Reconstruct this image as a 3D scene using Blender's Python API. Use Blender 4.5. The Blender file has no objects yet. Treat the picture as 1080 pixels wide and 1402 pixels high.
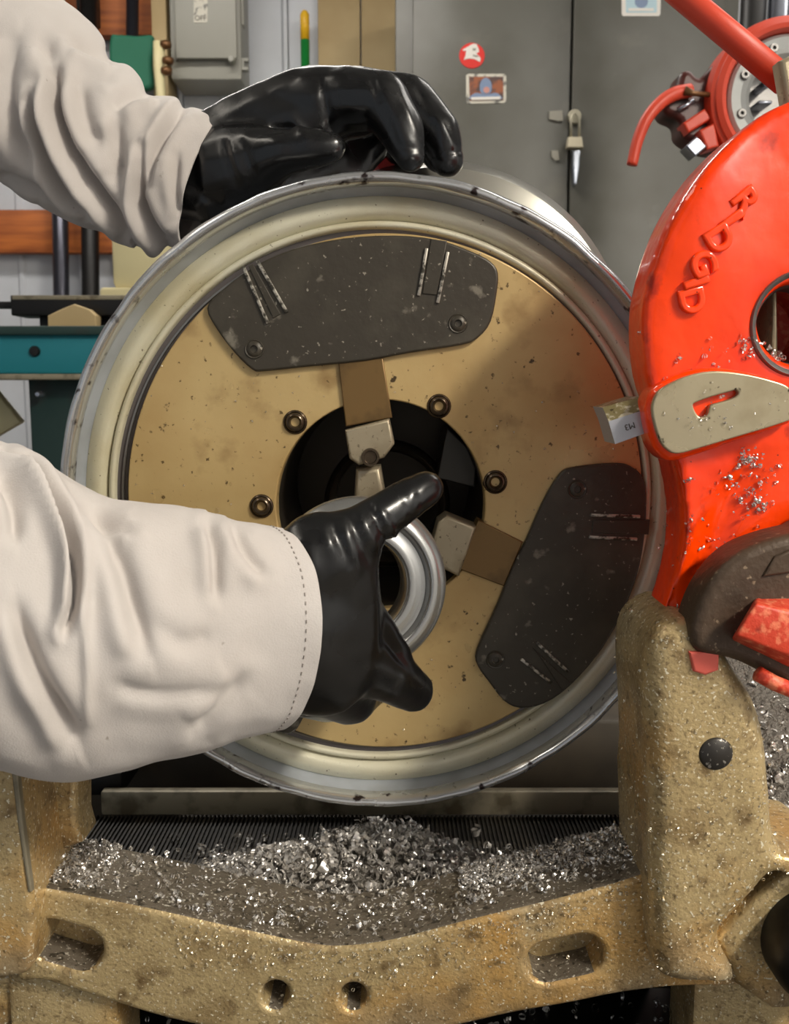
import bpy, bmesh, math, random
import numpy as np
from mathutils import Vector, Matrix, noise

random.seed(7)
rng = np.random.default_rng(11)
scene = bpy.context.scene
COL = scene.collection

# ------------------------------------------------------------------ camera
F = 1300.0                       # focal length in pixels of a 1080 x 1402 frame
TH = math.radians(7.5)           # camera looks down by this much
CY, CZ = -0.49, 1.0              # camera position (x = 0)
cam_d = bpy.data.cameras.new('camera')
cam_d.sensor_fit = 'VERTICAL'
cam_d.sensor_height = 36.0
cam_d.lens = F * 36.0 / 1402.0
cam_d.clip_start = 0.01
cam_d.dof.use_dof = True
cam_d.dof.focus_distance = 0.45
cam_d.dof.aperture_fstop = 24
cam = bpy.data.objects.new('camera', cam_d)
COL.objects.link(cam)
cam.location = (0, CY, CZ)
cam.rotation_euler = (math.pi / 2 - TH, 0, 0)
scene.camera = cam

# ------------------------------------------------------------------ world and view
w = bpy.data.worlds.new('world')
scene.world = w
w.use_nodes = True
w.node_tree.nodes['Background'].inputs[0].default_value = (0.86, 0.93, 1.0, 1)
w.node_tree.nodes['Background'].inputs[1].default_value = 0.45
scene.view_settings.view_transform = 'Standard'
scene.view_settings.look = 'None'
scene.view_settings.gamma = 1
scene.view_settings.use_curve_mapping = False
scene.view_settings.exposure = -0.25

# ceiling strip lights: (x, y, length, width, power, colour); fixtures are built below
LAMPS = [(1.50, -1.42, 0.25, 0.6, 116, (1.0, 0.92, 0.79)),
         (-1.05, -0.30, 0.25, 1.2, 7, (1.0, 0.92, 0.80)),
         (-0.6, 1.30, 1.2, 0.25, 22, (1.0, 0.95, 0.88)),
         (1.1, 1.0, 1.2, 0.25, 11, (1.0, 0.95, 0.88))]
LAMP_Z = 2.45
for i, (lx, ly, ll, lw, lp, lc) in enumerate(LAMPS):
    ld = bpy.data.lights.new('ceiling_strip_light_offscreen', 'AREA')
    ld.shape = 'RECTANGLE'; ld.size = ll; ld.size_y = lw
    ld.energy = lp; ld.color = lc
    lo = bpy.data.objects.new('ceiling_strip_light_offscreen', ld)
    COL.objects.link(lo)
    lo.location = (lx, ly, LAMP_Z - 0.06)

# ------------------------------------------------------------------ helpers
sT, cT = math.sin(TH), math.cos(TH)
def P(px, py, d):
    """photo pixel + horizontal distance in front of the lens -> world point"""
    a = (px - 540.0) / F; b = (701.0 - py) / F
    t = d / (cT + b * sT)
    return Vector((a * t, CY + d, CZ + (-sT + b * cT) * t))
def PX(v):
    """world -> pixel (places folds, glove wrinkles, red body bulges, letters and chips by pixel)"""
    d = v[1] - CY; z = v[2] - CZ
    f = d * cT - z * sT; u = d * sT + z * cT
    return 540 + F * v[0] / f, 701 - F * u / f
def R(rpx, d): return rpx * d / F

def lin(c):
    o = []
    for v in c[:3]:
        v = v / 255.0
        o.append(v / 12.92 if v <= 0.04045 else ((v + 0.055) / 1.055) ** 2.4)
    return (*o, 1.0)

def mat(name, col, rough=0.5, metal=0.0, layers=(), bump=(), coat=0.0, spec=0.5, sheen=0.0, rvar=0.0, emit=None):
    """layers: (kind, scale, detail, lo, hi, colour[, stretch])   bump: (kind, scale, strength, dist[, stretch])"""
    m = bpy.data.materials.new(name); m.use_nodes = True
    nt = m.node_tree; N = nt.nodes; L = nt.links
    b = N['Principled BSDF']
    tc = N.new('ShaderNodeTexCoord')
    b.inputs['Roughness'].default_value = rough
    b.inputs['Metallic'].default_value = metal
    b.inputs['Specular IOR Level'].default_value = spec
    if coat:
        b.inputs['Coat Weight'].default_value = coat; b.inputs['Coat Roughness'].default_value = 0.06
    if sheen:
        b.inputs['Sheen Weight'].default_value = sheen
    if emit:
        b.inputs['Emission Color'].default_value = lin(emit[0]); b.inputs['Emission Strength'].default_value = emit[1]
    def tex(kind, scale, detail=3, stretch=None):
        src = tc.outputs['Object']
        if stretch:
            mp = N.new('ShaderNodeMapping'); mp.inputs['Scale'].default_value = stretch
            L.new(src, mp.inputs['Vector']); src = mp.outputs['Vector']
        if kind == 'noise':
            t = N.new('ShaderNodeTexNoise'); t.inputs['Scale'].default_value = scale; t.inputs['Detail'].default_value = detail
            L.new(src, t.inputs['Vector']); return t.outputs['Fac']
        if kind == 'vor':
            t = N.new('ShaderNodeTexVoronoi'); t.inputs['Scale'].default_value = scale
            L.new(src, t.inputs['Vector']); return t.outputs['Distance']
        t = N.new('ShaderNodeTexWave'); t.inputs['Scale'].default_value = scale
        t.inputs['Distortion'].default_value = detail; t.inputs['Detail'].default_value = 2
        L.new(src, t.inputs['Vector']); return t.outputs['Fac']
    cur = None
    for ly in layers:
        kind, scale, detail, lo, hi, c = ly[:6]
        st = ly[6] if len(ly) > 6 else None
        o = tex(kind, scale, detail, st)
        mr = N.new('ShaderNodeMapRange'); mr.inputs['From Min'].default_value = lo; mr.inputs['From Max'].default_value = hi
        L.new(o, mr.inputs['Value'])
        mx = N.new('ShaderNodeMix'); mx.data_type = 'RGBA'
        L.new(mr.outputs['Result'], mx.inputs[0])
        if cur is None: mx.inputs[6].default_value = lin(col)
        else: L.new(cur, mx.inputs[6])
        mx.inputs[7].default_value = lin(c)
        cur = mx.outputs[2]
    if cur is None: b.inputs['Base Color'].default_value = lin(col)
    else: L.new(cur, b.inputs['Base Color'])
    if rvar:
        o = tex('noise', 30, 4)
        mr = N.new('ShaderNodeMapRange'); mr.inputs['From Min'].default_value = 0.3; mr.inputs['From Max'].default_value = 0.7
        mr.inputs['To Min'].default_value = max(0.02, rough - rvar); mr.inputs['To Max'].default_value = min(1, rough + rvar)
        L.new(o, mr.inputs['Value']); L.new(mr.outputs['Result'], b.inputs['Roughness'])
    nrm = None
    for bp in bump:
        kind, scale, strength, dist = bp[:4]
        o = tex(kind, scale, 3, bp[4] if len(bp) > 4 else None)
        bn = N.new('ShaderNodeBump'); bn.inputs['Strength'].default_value = strength; bn.inputs['Distance'].default_value = dist
        L.new(o, bn.inputs['Height'])
        if nrm is not None: L.new(nrm, bn.inputs['Normal'])
        nrm = bn.outputs['Normal']
    if nrm is not None: L.new(nrm, b.inputs['Normal'])
    return m

WLOC = {}
def wl(o): return WLOC.get(o.name, Vector((0, 0, 0))) if o else Vector((0, 0, 0))
def tag(o, label=None, cat=None, group=None, kind=None):
    if label: o['label'] = label
    if cat: o['category'] = cat
    if group: o['group'] = group
    if kind: o['kind'] = kind
    return o
def empty(name, loc, label=None, cat=None, group=None, parent=None):
    o = bpy.data.objects.new(name, None); COL.objects.link(o)
    o.empty_display_size = 0.02
    WLOC[o.name] = Vector(loc)
    if parent: o.parent = parent
    o.location = Vector(loc) - wl(parent)
    return tag(o, label, cat, group)
def link(name, me, m, parent=None, angle=35, origin=None):
    """world-space mesh -> object with its origin at its own base"""
    vs = np.empty(len(me.vertices) * 3); me.vertices.foreach_get('co', vs); vs = vs.reshape(-1, 3)
    if origin is None:
        lo, hi = vs.min(0), vs.max(0)
        origin = Vector(((lo[0] + hi[0]) / 2, (lo[1] + hi[1]) / 2, lo[2]))
    me.transform(Matrix.Translation(-Vector(origin)))
    if m: 
        me.materials.clear(); me.materials.append(m)
    if angle is not None:
        me.polygons.foreach_set('use_smooth', [True] * len(me.polygons))
        if angle < 180: me.set_sharp_from_angle(angle=math.radians(angle))
    o = bpy.data.objects.new(name, me); COL.objects.link(o)
    WLOC[o.name] = Vector(origin)
    if parent: o.parent = parent
    o.location = Vector(origin) - wl(parent)
    me.update()
    return o
def again(src, name, loc, parent=None, rot=None):
    o = bpy.data.objects.new(name, src.data); COL.objects.link(o)
    WLOC[o.name] = Vector(loc)
    if parent: o.parent = parent
    o.location = Vector(loc) - wl(parent)
    if rot: o.rotation_euler = rot
    return o

def cat_rom(pts, n=6, closed=True):
    out = []; m = len(pts)
    rngi = range(m) if closed else range(m - 1)
    for i in rngi:
        if closed: p0, p1, p2, p3 = pts[i - 1], pts[i], pts[(i + 1) % m], pts[(i + 2) % m]
        else: p0, p1, p2, p3 = pts[max(i - 1, 0)], pts[i], pts[i + 1], pts[min(i + 2, m - 1)]
        for k in range(n):
            t = k / n
            out.append(tuple(0.5 * ((2 * b) + (-a + c) * t + (2 * a - 5 * b + 4 * c - d_) * t * t + (-a + 3 * b - 3 * c + d_) * t ** 3)
                             for a, b, c, d_ in zip(p0, p1, p2, p3)))
    if not closed: out.append(tuple(pts[-1]))
    return out
def circ(cx, cy, r, n=24, sy=1.0): return [(cx + r * math.cos(2 * math.pi * i / n), cy + sy * r * math.sin(2 * math.pi * i / n)) for i in range(n)]
def stadium(x0, y0, x1, y1, r, n=10):
    a = math.atan2(y1 - y0, x1 - x0); o = []
    for i in range(n + 1):
        t = a - math.pi / 2 + math.pi * i / n; o.append((x1 + r * math.cos(t), y1 + r * math.sin(t)))
    for i in range(n + 1):
        t = a + math.pi / 2 + math.pi * i / n; o.append((x0 + r * math.cos(t), y0 + r * math.sin(t)))
    return o
def area2(p): return sum(p[i - 1][0] * p[i][1] - p[i][0] * p[i - 1][1] for i in range(len(p)))

def plate_xz(outline, yfront, thick, bevel=0.001, holes=(), res=3):
    """solid plate from an x-z outline (metres), front at y = yfront, rounded edges"""
    cu = bpy.data.curves.new('c', 'CURVE'); cu.dimensions = '2D'; cu.fill_mode = 'BOTH'
    bevel = min(bevel, thick * 0.49)
    cu.extrude = thick / 2 - bevel; cu.bevel_depth = bevel; cu.offset = -bevel; cu.bevel_resolution = res
    for k, pl in enumerate([outline] + list(holes)):
        pl = list(pl)
        a = area2(pl)
        if (k == 0 and a < 0) or (k > 0 and a > 0): pl = pl[::-1]
        s = cu.splines.new('POLY'); s.points.add(len(pl) - 1)
        for i, q in enumerate(pl): s.points[i].co = (q[0], q[1], 0, 1)
        s.use_cyclic_u = True
    ob = bpy.data.objects.new('c', cu)
    me = bpy.data.meshes.new_from_object(ob)
    bpy.data.objects.remove(ob); bpy.data.curves.remove(cu)
    me.transform(Matrix.Translation((0, yfront + thick / 2, 0)) @ Matrix.Rotation(math.pi / 2, 4, 'X'))
    return me
def xz(pl, d): return [(P(x, y, d).x, P(x, y, d).z) for x, y in pl]
def plate(name, pl, d, thick, m, parent=None, bevel=0.001, holes=(), smooth=0, res=3, angle=35, hsmooth=0):
    if smooth: pl = cat_rom(pl, smooth)
    me = plate_xz(xz(pl, d), CY + d, thick, bevel, [xz(h, d) for h in holes], res)
    return link(name, me, m, parent, angle)

def from_bm(bm):
    me = bpy.data.meshes.new('m'); bm.normal_update(); bm.to_mesh(me); bm.free(); return me
def from_np(v, f):
    me = bpy.data.meshes.new('m'); me.from_pydata([tuple(x) for x in v], [], [tuple(x) for x in f]); me.update(); return me
def box_bm(bm, c, s, rot=None, bevel=0.0):
    g = bmesh.ops.create_cube(bm, size=1.0)
    mt = Matrix.Translation(c) @ (rot.to_4x4() if rot else Matrix.Identity(4)) @ Matrix.Diagonal((*s, 1))
    bmesh.ops.transform(bm, matrix=mt, verts=g['verts'])
    if bevel:
        eds = list({e for v in g['verts'] for e in v.link_edges})
        bmesh.ops.bevel(bm, geom=eds, offset=bevel, segments=2, affect='EDGES', profile=0.5)
    return bm
def box(name, c, s, m, parent=None, rot=None, bevel=0.0, angle=35):
    bm = bmesh.new(); box_bm(bm, c, s, rot, bevel); return link(name, from_bm(bm), m, parent, angle)
def lathe(c, prof, n=96, axis='Y', rfun=None, closed=False):
    """revolve (r, y) about an axis through c"""
    v = []; f = []; k = len(prof)
    for i in range(n):
        a = 2 * math.pi * i / n
        for r, y in prof:
            rr = rfun(r, y, a) if rfun else r
            if axis == 'Y': v.append((c[0] + rr * math.cos(a), c[1] + y, c[2] + rr * math.sin(a)))
            else: v.append((c[0] + rr * math.cos(a), c[1] + rr * math.sin(a), c[2] + y))
    for i in range(n):
        j = (i + 1) % n
        for q in range(k if closed else k - 1):
            q2 = (q + 1) % k
            f.append((i * k + q, i * k + q2, j * k + q2, j * k + q))
    me = from_np(v, f)
    bm = bmesh.new(); bm.from_mesh(me); bmesh.ops.remove_doubles(bm, verts=bm.verts, dist=1e-6)
    bmesh.ops.recalc_face_normals(bm, faces=bm.faces); bm.to_mesh(me); bm.free()
    return me
def tube(pts, rad, n=12, cap=True):
    pts = [Vector(p) for p in pts]
    if not hasattr(rad, '__len__'): rad = [rad] * len(pts)
    v = []; f = []; up = None
    for i, p in enumerate(pts):
        t = (pts[min(i + 1, len(pts) - 1)] - pts[max(i - 1, 0)]).normalized()
        if up is None: up = Vector((0, 0, 1)) if abs(t.z) < 0.9 else Vector((1, 0, 0))
        s = t.cross(up).normalized(); up = s.cross(t).normalized()
        for k in range(n):
            a = 2 * math.pi * k / n
            v.append(p + (s * math.cos(a) + up * math.sin(a)) * rad[i])
    for i in range(len(pts) - 1):
        for k in range(n):
            f.append((i * n + k, i * n + (k + 1) % n, (i + 1) * n + (k + 1) % n, (i + 1) * n + k))
    if cap:
        f.append(tuple(range(n))[::-1]); f.append(tuple(range((len(pts) - 1) * n, len(pts) * n)))
    return from_np(v, f)
def hull(bm, balls):
    """balls: (point, radius, y-squash) -> convex hull added to bm"""
    t = bmesh.new()
    for p, r, sy in balls:
        g = bmesh.ops.create_icosphere(t, subdivisions=2, radius=1.0)
        bmesh.ops.transform(t, matrix=Matrix.Translation(p) @ Matrix.Diagonal((r, r * sy, r, 1)), verts=g['verts'])
    r = bmesh.ops.convex_hull(t, input=list(t.verts))
    kill = [e for e in r['geom_interior'] if isinstance(e, bmesh.types.BMVert)]
    bmesh.ops.delete(t, geom=kill, context='VERTS')
    me = from_bm(t); bm.from_mesh(me); bpy.data.meshes.remove(me)
def bake(me, mods):
    o = bpy.data.objects.new('bake', me); COL.objects.link(o)
    for typ, kw in mods:
        md = o.modifiers.new('m', typ)
        for k, val in kw.items(): setattr(md, k, val)
    dg = bpy.context.evaluated_depsgraph_get(); dg.update()
    out = bpy.data.meshes.new_from_object(o.evaluated_get(dg))
    bpy.data.objects.remove(o)
    return out
def text_mesh(s, size, depth, bevel=0.0, spacing=1.0):
    cu = bpy.data.curves.new('t', 'FONT'); cu.body = s; cu.size = size; cu.extrude = depth; cu.bevel_depth = bevel
    cu.bevel_resolution = 2; cu.align_x = 'CENTER'; cu.align_y = 'CENTER'; cu.space_character = spacing
    ob = bpy.data.objects.new('t', cu); me = bpy.data.meshes.new_from_object(ob)
    bpy.data.objects.remove(ob); bpy.data.curves.remove(cu); return me
def displace(me, fn):
    old = [(v.co.copy(), v.normal.copy()) for v in me.vertices]
    new = [c + fn(c, n) for c, n in old]
    me.vertices.foreach_set('co', [k for c in new for k in c])
    me.update()

# ------------------------------------------------------------------ materials
MT = {}
MT['wall'] = mat('white painted steel sheet', (205, 208, 214), 0.5, layers=[('noise', 3, 4, 0.45, 0.8, (178, 180, 182))])
MT['ply'] = mat('beige wall board', (182, 160, 118), 0.7, layers=[('noise', 4, 4, 0.4, 0.7, (160, 136, 94))])
MT['floor'] = mat('concrete', (120, 115, 108), 0.8, layers=[('noise', 3, 5, 0.4, 0.7, (90, 86, 80))])
MT['ceil'] = mat('ceiling sheet', (190, 190, 188), 0.7)
MT['wood'] = mat('orange stained board', (188, 104, 42), 0.6, layers=[('noise', 6, 5, 0.4, 0.7, (140, 70, 26), (1, 1, 8))])
MT['cab'] = mat('grey cabinet paint', (94, 93, 86), 0.42, layers=[('noise', 3.5, 4, 0.42, 0.72, (70, 67, 56)), ('noise', 9, 4, 0.6, 0.8, (108, 105, 96))])
MT['boxgrey'] = mat('grey enamel', (150, 148, 138), 0.45)
MT['boxdark'] = mat('dark seam', (80, 74, 66), 0.6)
MT['paper'] = mat('label paper', (205, 200, 186), 0.7, layers=[('noise', 60, 3, 0.55, 0.62, (120, 118, 112))])
MT['black'] = mat('black iron', (22, 20, 19), 0.45, metal=0.3)
MT['pipe'] = mat('dark steel pipe', (70, 70, 78), 0.3, metal=0.8)
MT['bright'] = mat('bright steel pipe', (168, 172, 184), 0.25, metal=0.9)
MT['teal'] = mat('teal machine paint', (14, 112, 124), 0.5, layers=[('noise', 20, 4, 0.6, 0.75, (20, 70, 78))])
MT['dgreen'] = mat('dark green paint', (22, 48, 44), 0.5, layers=[('noise', 15, 4, 0.55, 0.7, (40, 40, 34))])
MT['cream'] = mat('cream plastic', (218, 206, 160), 0.5, layers=[('noise', 12, 4, 0.6, 0.8, (150, 130, 84))])
MT['green'] = mat('green cloth', (30, 104, 78), 0.7)
MT['gpipe'] = mat('green tube', (18, 120, 50), 0.4)
MT['ypipe'] = mat('yellow cap', (232, 180, 30), 0.4)
MT['brass'] = mat('old brass', (110, 76, 46), 0.4, metal=0.6)
MT['sred'] = mat('red sticker', (215, 38, 28), 0.5)
MT['swhite'] = mat('white print', (225, 220, 212), 0.5)
MT['sblue'] = mat('blue grey print', (120, 138, 168), 0.5)
MT['sskin'] = mat('pink print', (196, 140, 130), 0.5)
MT['sorange'] = mat('brown orange print', (150, 84, 50), 0.5, layers=[('noise', 50, 2, 0.45, 0.6, (80, 60, 56))])
MT['lightblue'] = mat('pale blue print', (178, 205, 214), 0.5)
MT['lock'] = mat('padlock steel', (176, 170, 150), 0.35, metal=0.7)
MT['lockb'] = mat('padlock body', (200, 190, 165), 0.4, metal=0.4)
MT['chrome'] = mat('chrome handle', (190, 195, 205), 0.2, metal=0.9)
MT['scuff'] = mat('scuffed paint', (150, 146, 134), 0.6)

MT['lip'] = mat('rolled steel lip', (206, 208, 210), 0.24, metal=0.8, layers=[('noise', 120, 5, 0.60, 0.68, (66, 56, 56))], rvar=0.1)
MT['lipin'] = mat('grey zinc', (176, 182, 190), 0.36, metal=0.4, layers=[('noise', 40, 3, 0.4, 0.8, (150, 154, 156))])
MT['dish'] = mat('yellowed zinc dish', (206, 202, 180), 0.38, metal=0.2, layers=[('noise', 14, 4, 0.45, 0.7, (186, 174, 136)), ('noise', 420, 3, 0.68, 0.74, (110, 100, 78))], bump=[('noise', 900, 0.25, 0.0006)])
MT['groove'] = mat('dark steel ring', (96, 90, 88), 0.42, metal=0.5)
MT['ringpol'] = mat('polished retaining ring', (140, 136, 130), 0.3, metal=0.8)
MT['tan'] = mat('oil stained tan plate', (196, 170, 118), 0.36, metal=0.3,
                layers=[('noise', 14, 6, 0.42, 0.68, (178, 148, 96)), ('noise', 38, 6, 0.56, 0.74, (150, 122, 78)),
                        ('noise', 300, 4, 0.66, 0.72, (100, 80, 48)), ('noise', 130, 5, 0.68, 0.72, (74, 58, 34))],
                bump=[('noise', 220, 0.15, 0.0006), ('noise', 60, 0.25, 0.001)], rvar=0.12)
MT['jaw'] = mat('black oxide plate', (60, 55, 46), 0.42, metal=0.25,
                layers=[('noise', 30, 5, 0.5, 0.75, (80, 75, 64)), ('noise', 380, 3, 0.67, 0.73, (150, 144, 130)), ('noise', 90, 6, 0.64, 0.72, (118, 112, 100))],
                bump=[('noise', 140, 0.4, 0.0008)])
MT['jawrib'] = mat('scraped rib', (176, 170, 158), 0.35, metal=0.5, layers=[('noise', 400, 3, 0.45, 0.6, (60, 56, 48))])
MT['slide'] = mat('brown steel slide', (122, 96, 58), 0.35, metal=0.5, layers=[('noise', 60, 4, 0.5, 0.7, (92, 72, 44))])
MT['tip'] = mat('jaw insert steel', (168, 156, 132), 0.32, metal=0.5, layers=[('noise', 60, 3, 0.45, 0.8, (130, 118, 94)), ('noise', 420, 3, 0.62, 0.72, (88, 78, 60))])
MT['screw'] = mat('oily screw steel', (92, 80, 66), 0.25, metal=0.8)
MT['bore'] = mat('oily steel bore', (58, 52, 44), 0.34, metal=0.5)
MT['facet'] = mat('dark bore facet', (62, 60, 56), 0.35, metal=0.4)
MT['collar'] = mat('machined steel', (176, 176, 174), 0.24, metal=0.85, bump=[('noise', 30, 0.08, 0.0006)])
MT['hood'] = mat('grey hood metal', (150, 148, 140), 0.28, metal=0.7)
MT['body'] = mat('dirty machine body', (66, 58, 46), 0.55, layers=[('noise', 14, 4, 0.45, 0.7, (42, 36, 28))])
MT['redgrip'] = mat('pink red cap', (214, 70, 70), 0.4)
MT['red'] = mat('wet red enamel', (255, 66, 0), 0.32, coat=0.75, spec=0.15, layers=[('noise', 14, 5, 0.48, 0.72, (222, 44, 0)), ('noise', 60, 5, 0.62, 0.74, (170, 34, 4)), ('vor', 130, 0, 0.05, 0.03, (110, 30, 16))],
                bump=[('noise', 32, 0.6, 0.005), ('noise', 130, 0.25, 0.0012)])
MT['redold'] = mat('worn red paint', (205, 62, 36), 0.5, layers=[('noise', 260, 4, 0.5, 0.62, (226, 120, 86)), ('noise', 90, 3, 0.62, 0.7, (150, 40, 22))], bump=[('noise', 400, 0.5, 0.0008)])
MT['pinkred'] = mat('faded red paint', (222, 100, 86), 0.5)
MT['bred'] = mat('background red paint', (205, 66, 40), 0.45)
MT['darkred'] = mat('greasy dark red', (72, 24, 16), 0.4, layers=[('noise', 30, 4, 0.5, 0.65, (30, 16, 12))])
MT['alu'] = mat('cast aluminium', (178, 180, 178), 0.4, metal=0.5)
MT['cam'] = mat('oiled cam plate', (178, 166, 138), 0.30, metal=0.55, layers=[('noise', 40, 4, 0.5, 0.7, (146, 132, 104)), ('noise', 220, 4, 0.68, 0.73, (60, 50, 36)), ('vor', 170, 0, 0.07, 0.04, (214, 206, 184))], rvar=0.1)
MT['die'] = mat('ground die steel', (168, 170, 178), 0.28, metal=0.4)
MT['diebrass'] = mat('oil yellowed die top', (146, 134, 94), 0.28, metal=0.5, layers=[('noise', 300, 4, 0.5, 0.6, (216, 208, 184)), ('noise', 220, 4, 0.6, 0.66, (80, 70, 44))])
MT['machined'] = mat('machined bevel', (120, 118, 116), 0.4, metal=0.6, bump=[('noise', 500, 0.4, 0.0006)])
CAST = [('noise', 9, 5, 0.46, 0.62, (196, 146, 70)), ('noise', 7, 4, 0.52, 0.64, (170, 164, 142)), ('noise', 26, 8, 0.52, 0.76, (122, 96, 58)), ('noise', 110, 7, 0.56, 0.76, (116, 94, 62)), ('noise', 480, 4, 0.56, 0.78, (92, 74, 48)), ('noise', 610, 2, 0.62, 0.68, (232, 224, 200))]
MT['cast'] = mat('oily cast iron', (186, 164, 120), 0.34, metal=0.35, layers=CAST, bump=[('noise', 600, 0.6, 0.0007), ('noise', 150, 0.12, 0.001)], rvar=0.12)
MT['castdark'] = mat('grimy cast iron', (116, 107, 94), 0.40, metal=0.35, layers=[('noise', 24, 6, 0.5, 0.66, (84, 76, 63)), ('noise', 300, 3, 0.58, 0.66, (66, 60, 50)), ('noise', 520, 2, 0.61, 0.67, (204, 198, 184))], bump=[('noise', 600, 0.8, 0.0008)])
MT['pin'] = mat('dark steel pin', (58, 55, 52), 0.45, metal=0.5, layers=[('noise', 500, 3, 0.62, 0.68, (170, 166, 158))])
MT['belt'] = mat('black ribbed rubber', (30, 27, 23), 0.45, layers=[('noise', 60, 3, 0.5, 0.7, (52, 46, 36))])
MT['bar'] = mat('dull steel bar', (140, 132, 112), 0.45, metal=0.3, layers=[('noise', 50, 5, 0.5, 0.66, (92, 84, 66))])
MT['pan'] = mat('black oil pan', (24, 22, 20), 0.35, layers=[('noise', 60, 3, 0.5, 0.7, (44, 40, 34))])
MT['chip'] = mat('steel swarf', (226, 222, 216), 0.25, metal=0.72)
MT['chipgold'] = mat('oiled swarf', (232, 222, 198), 0.25, metal=0.7)
MT['chipbed'] = mat('packed oily swarf', (98, 93, 86), 0.5, metal=0.4, bump=[('noise', 300, 1.0, 0.004)])
MT['brown'] = mat('brown cast arm', (78, 62, 48), 0.5, metal=0.2, layers=[('noise', 40, 4, 0.5, 0.7, (62, 48, 36)), ('noise', 300, 3, 0.66, 0.72, (140, 122, 100))], bump=[('noise', 260, 0.5, 0.001)])
MT['fabric'] = mat('off white cotton drill', (196, 190, 186), 0.92, spec=0.2, sheen=0.25, layers=[('noise', 9, 4, 0.45, 0.75, (182, 174, 168)), ('noise', 140, 3, 0.72, 0.78, (140, 130, 120))],
                   bump=[('noise', 45, 0.25, 0.003), ('noise', 1500, 0.35, 0.0004)])
MT['thread'] = mat('dark thread', (150, 142, 136), 0.9)
MT['glove'] = mat('black nitrile rubber', (13, 13, 14), 0.27, spec=0.6, bump=[('noise', 70, 0.18, 0.0012)], rvar=0.08)

# ------------------------------------------------------------------ the room
def struct(o): o['kind'] = 'structure'; return o
struct(box('floor', (0, 0.6, -0.05), (6, 5, 0.1), MT['floor']))
struct(box('ceiling', (0, 0.6, 2.65), (6, 5, 0.1), MT['ceil']))
WY = 2.35
# back wall: ribbed sheets, each sheet a piece
wb = struct(box('wall_back', (0, WY + 0.09, 1.3), (6, 0.1, 2.62), MT['wall']))
prof = []
x = 0.0
sheet_w = 0.30
for (xx, yy) in [(0, 0), (0.10, 0), (0.108, -0.008), (0.118, -0.008), (0.126, 0), (0.28, 0), (0.288, -0.016), (0.298, -0.016)]:
    prof.append((xx, yy))
v = []; f = []
for xx, yy in prof: v += [(xx, yy, 0.0), (xx, yy, 2.6), (xx, yy + 0.02, 0.0), (xx, yy + 0.02, 2.6)]
for i in range(len(prof) - 1):
    a, b_ = i * 4, (i + 1) * 4
    f += [(a, b_, b_ + 1, a + 1), (a + 3, b_ + 3, b_ + 2, a + 2), (a + 1, b_ + 1, b_ + 3, a + 3), (a, a + 2, b_ + 2, b_)]
f += [(0, 1, 3, 2), ((len(prof) - 1) * 4, (len(prof) - 1) * 4 + 2, (len(prof) - 1) * 4 + 3, (len(prof) - 1) * 4 + 1)]
sm = from_np(v, f)
s0 = None
for k in range(-6, 7):
    if s0 is None: s0 = link('wall_sheet', sm, MT['wall'], wb, angle=10, origin=Vector((0, 0, 0))); s0.location = Vector((k * sheet_w, WY, 0)) - wl(wb); WLOC[s0.name] = Vector((k * sheet_w, WY, 0))
    else: again(s0, 'wall_sheet', (k * sheet_w, WY, 0), wb)
struct(box('wall_left', (-3.0, 0.6, 1.3), (0.1, 5, 2.62), MT['wall']))
# unseen front wall, added with a made-up left doorway to shape daylight and reflections
wf = struct(box('wall_front_added', (1.35, -1.85, 1.3), (3.2, 0.1, 2.6), MT['wall']))
box('added_lintel', (-1.60, -1.85, 2.42), (2.7, 0.1, 0.36), MT['wall'], wf)
box('added_door_jamb', (-0.27, -1.85, 1.12), (0.05, 0.16, 2.24), MT['wood'], wf, bevel=0.004)
struct(box('wall_right', (3.0, 0.6, 1.3), (0.1, 5, 2.62), MT['wall']))
# beige board beside the cabinet
def px_box(name, x0, y0, x1, y1, d, dep, m, parent=None, bevel=0.0):
    a = P(x0, y1, d); b_ = P(x1, y0, d)
    c = ((a.x + b_.x) / 2, CY + d + dep / 2, (a.z + b_.z) / 2)
    return box(name, c, (abs(b_.x - a.x), dep, abs(b_.z - a.z)), m, parent, None, bevel)
WD = WY - CY
for k, (x0, x1) in enumerate([(436, 493), (495, 552)]):
    a = P(x0, 100, WD - 0.03); b_ = P(x1, 100, WD - 0.03)
    o = box('wall_board', ((a.x + b_.x) / 2, WY - 0.027, 1.3), (b_.x - a.x, 0.02, 2.6), MT['ply'], wb, bevel=0.002)
# wooden girts along the wall
for k, (y0, y1) in enumerate([(-60, 48), (287, 346)]):
    a = P(-400, y1, WD - 0.06); b_ = P(213, y0, WD - 0.06)
    o = box('trim_%d' % (k + 1), ((a.x + b_.x) / 2, WY - 0.039, (a.z + b_.z) / 2), (b_.x - a.x, 0.042, b_.z - a.z), MT['wood'], bevel=0.003)
    struct(o)
# ceiling strip fixtures
for i, (lx, ly, ll, lw, lp, lc) in enumerate(LAMPS):
    e = empty('strip_light_fixture', (lx, ly, LAMP_Z), ['white ceiling strip light above the red die head', 'white ceiling strip light above the teal bench end', 'white ceiling strip light above the disconnect box', 'white ceiling strip light above the metal cabinet'][i], 'light', 'ceiling strip lights')
    hz = (LAMP_Z + 2.60) / 2
    box('fixture_body', (lx, ly, hz + 0.0), (ll + 0.06, lw + 0.04, 2.602 - LAMP_Z), MT['ceil'], e, bevel=0.01)
    box('end_cap', (lx - ll / 2 - 0.035, ly, hz), (0.02, lw + 0.05, 0.12), MT['boxgrey'], e, bevel=0.004)
    box('end_cap', (lx + ll / 2 + 0.035, ly, hz), (0.02, lw + 0.05, 0.12), MT['boxgrey'], e, bevel=0.004)

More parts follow.
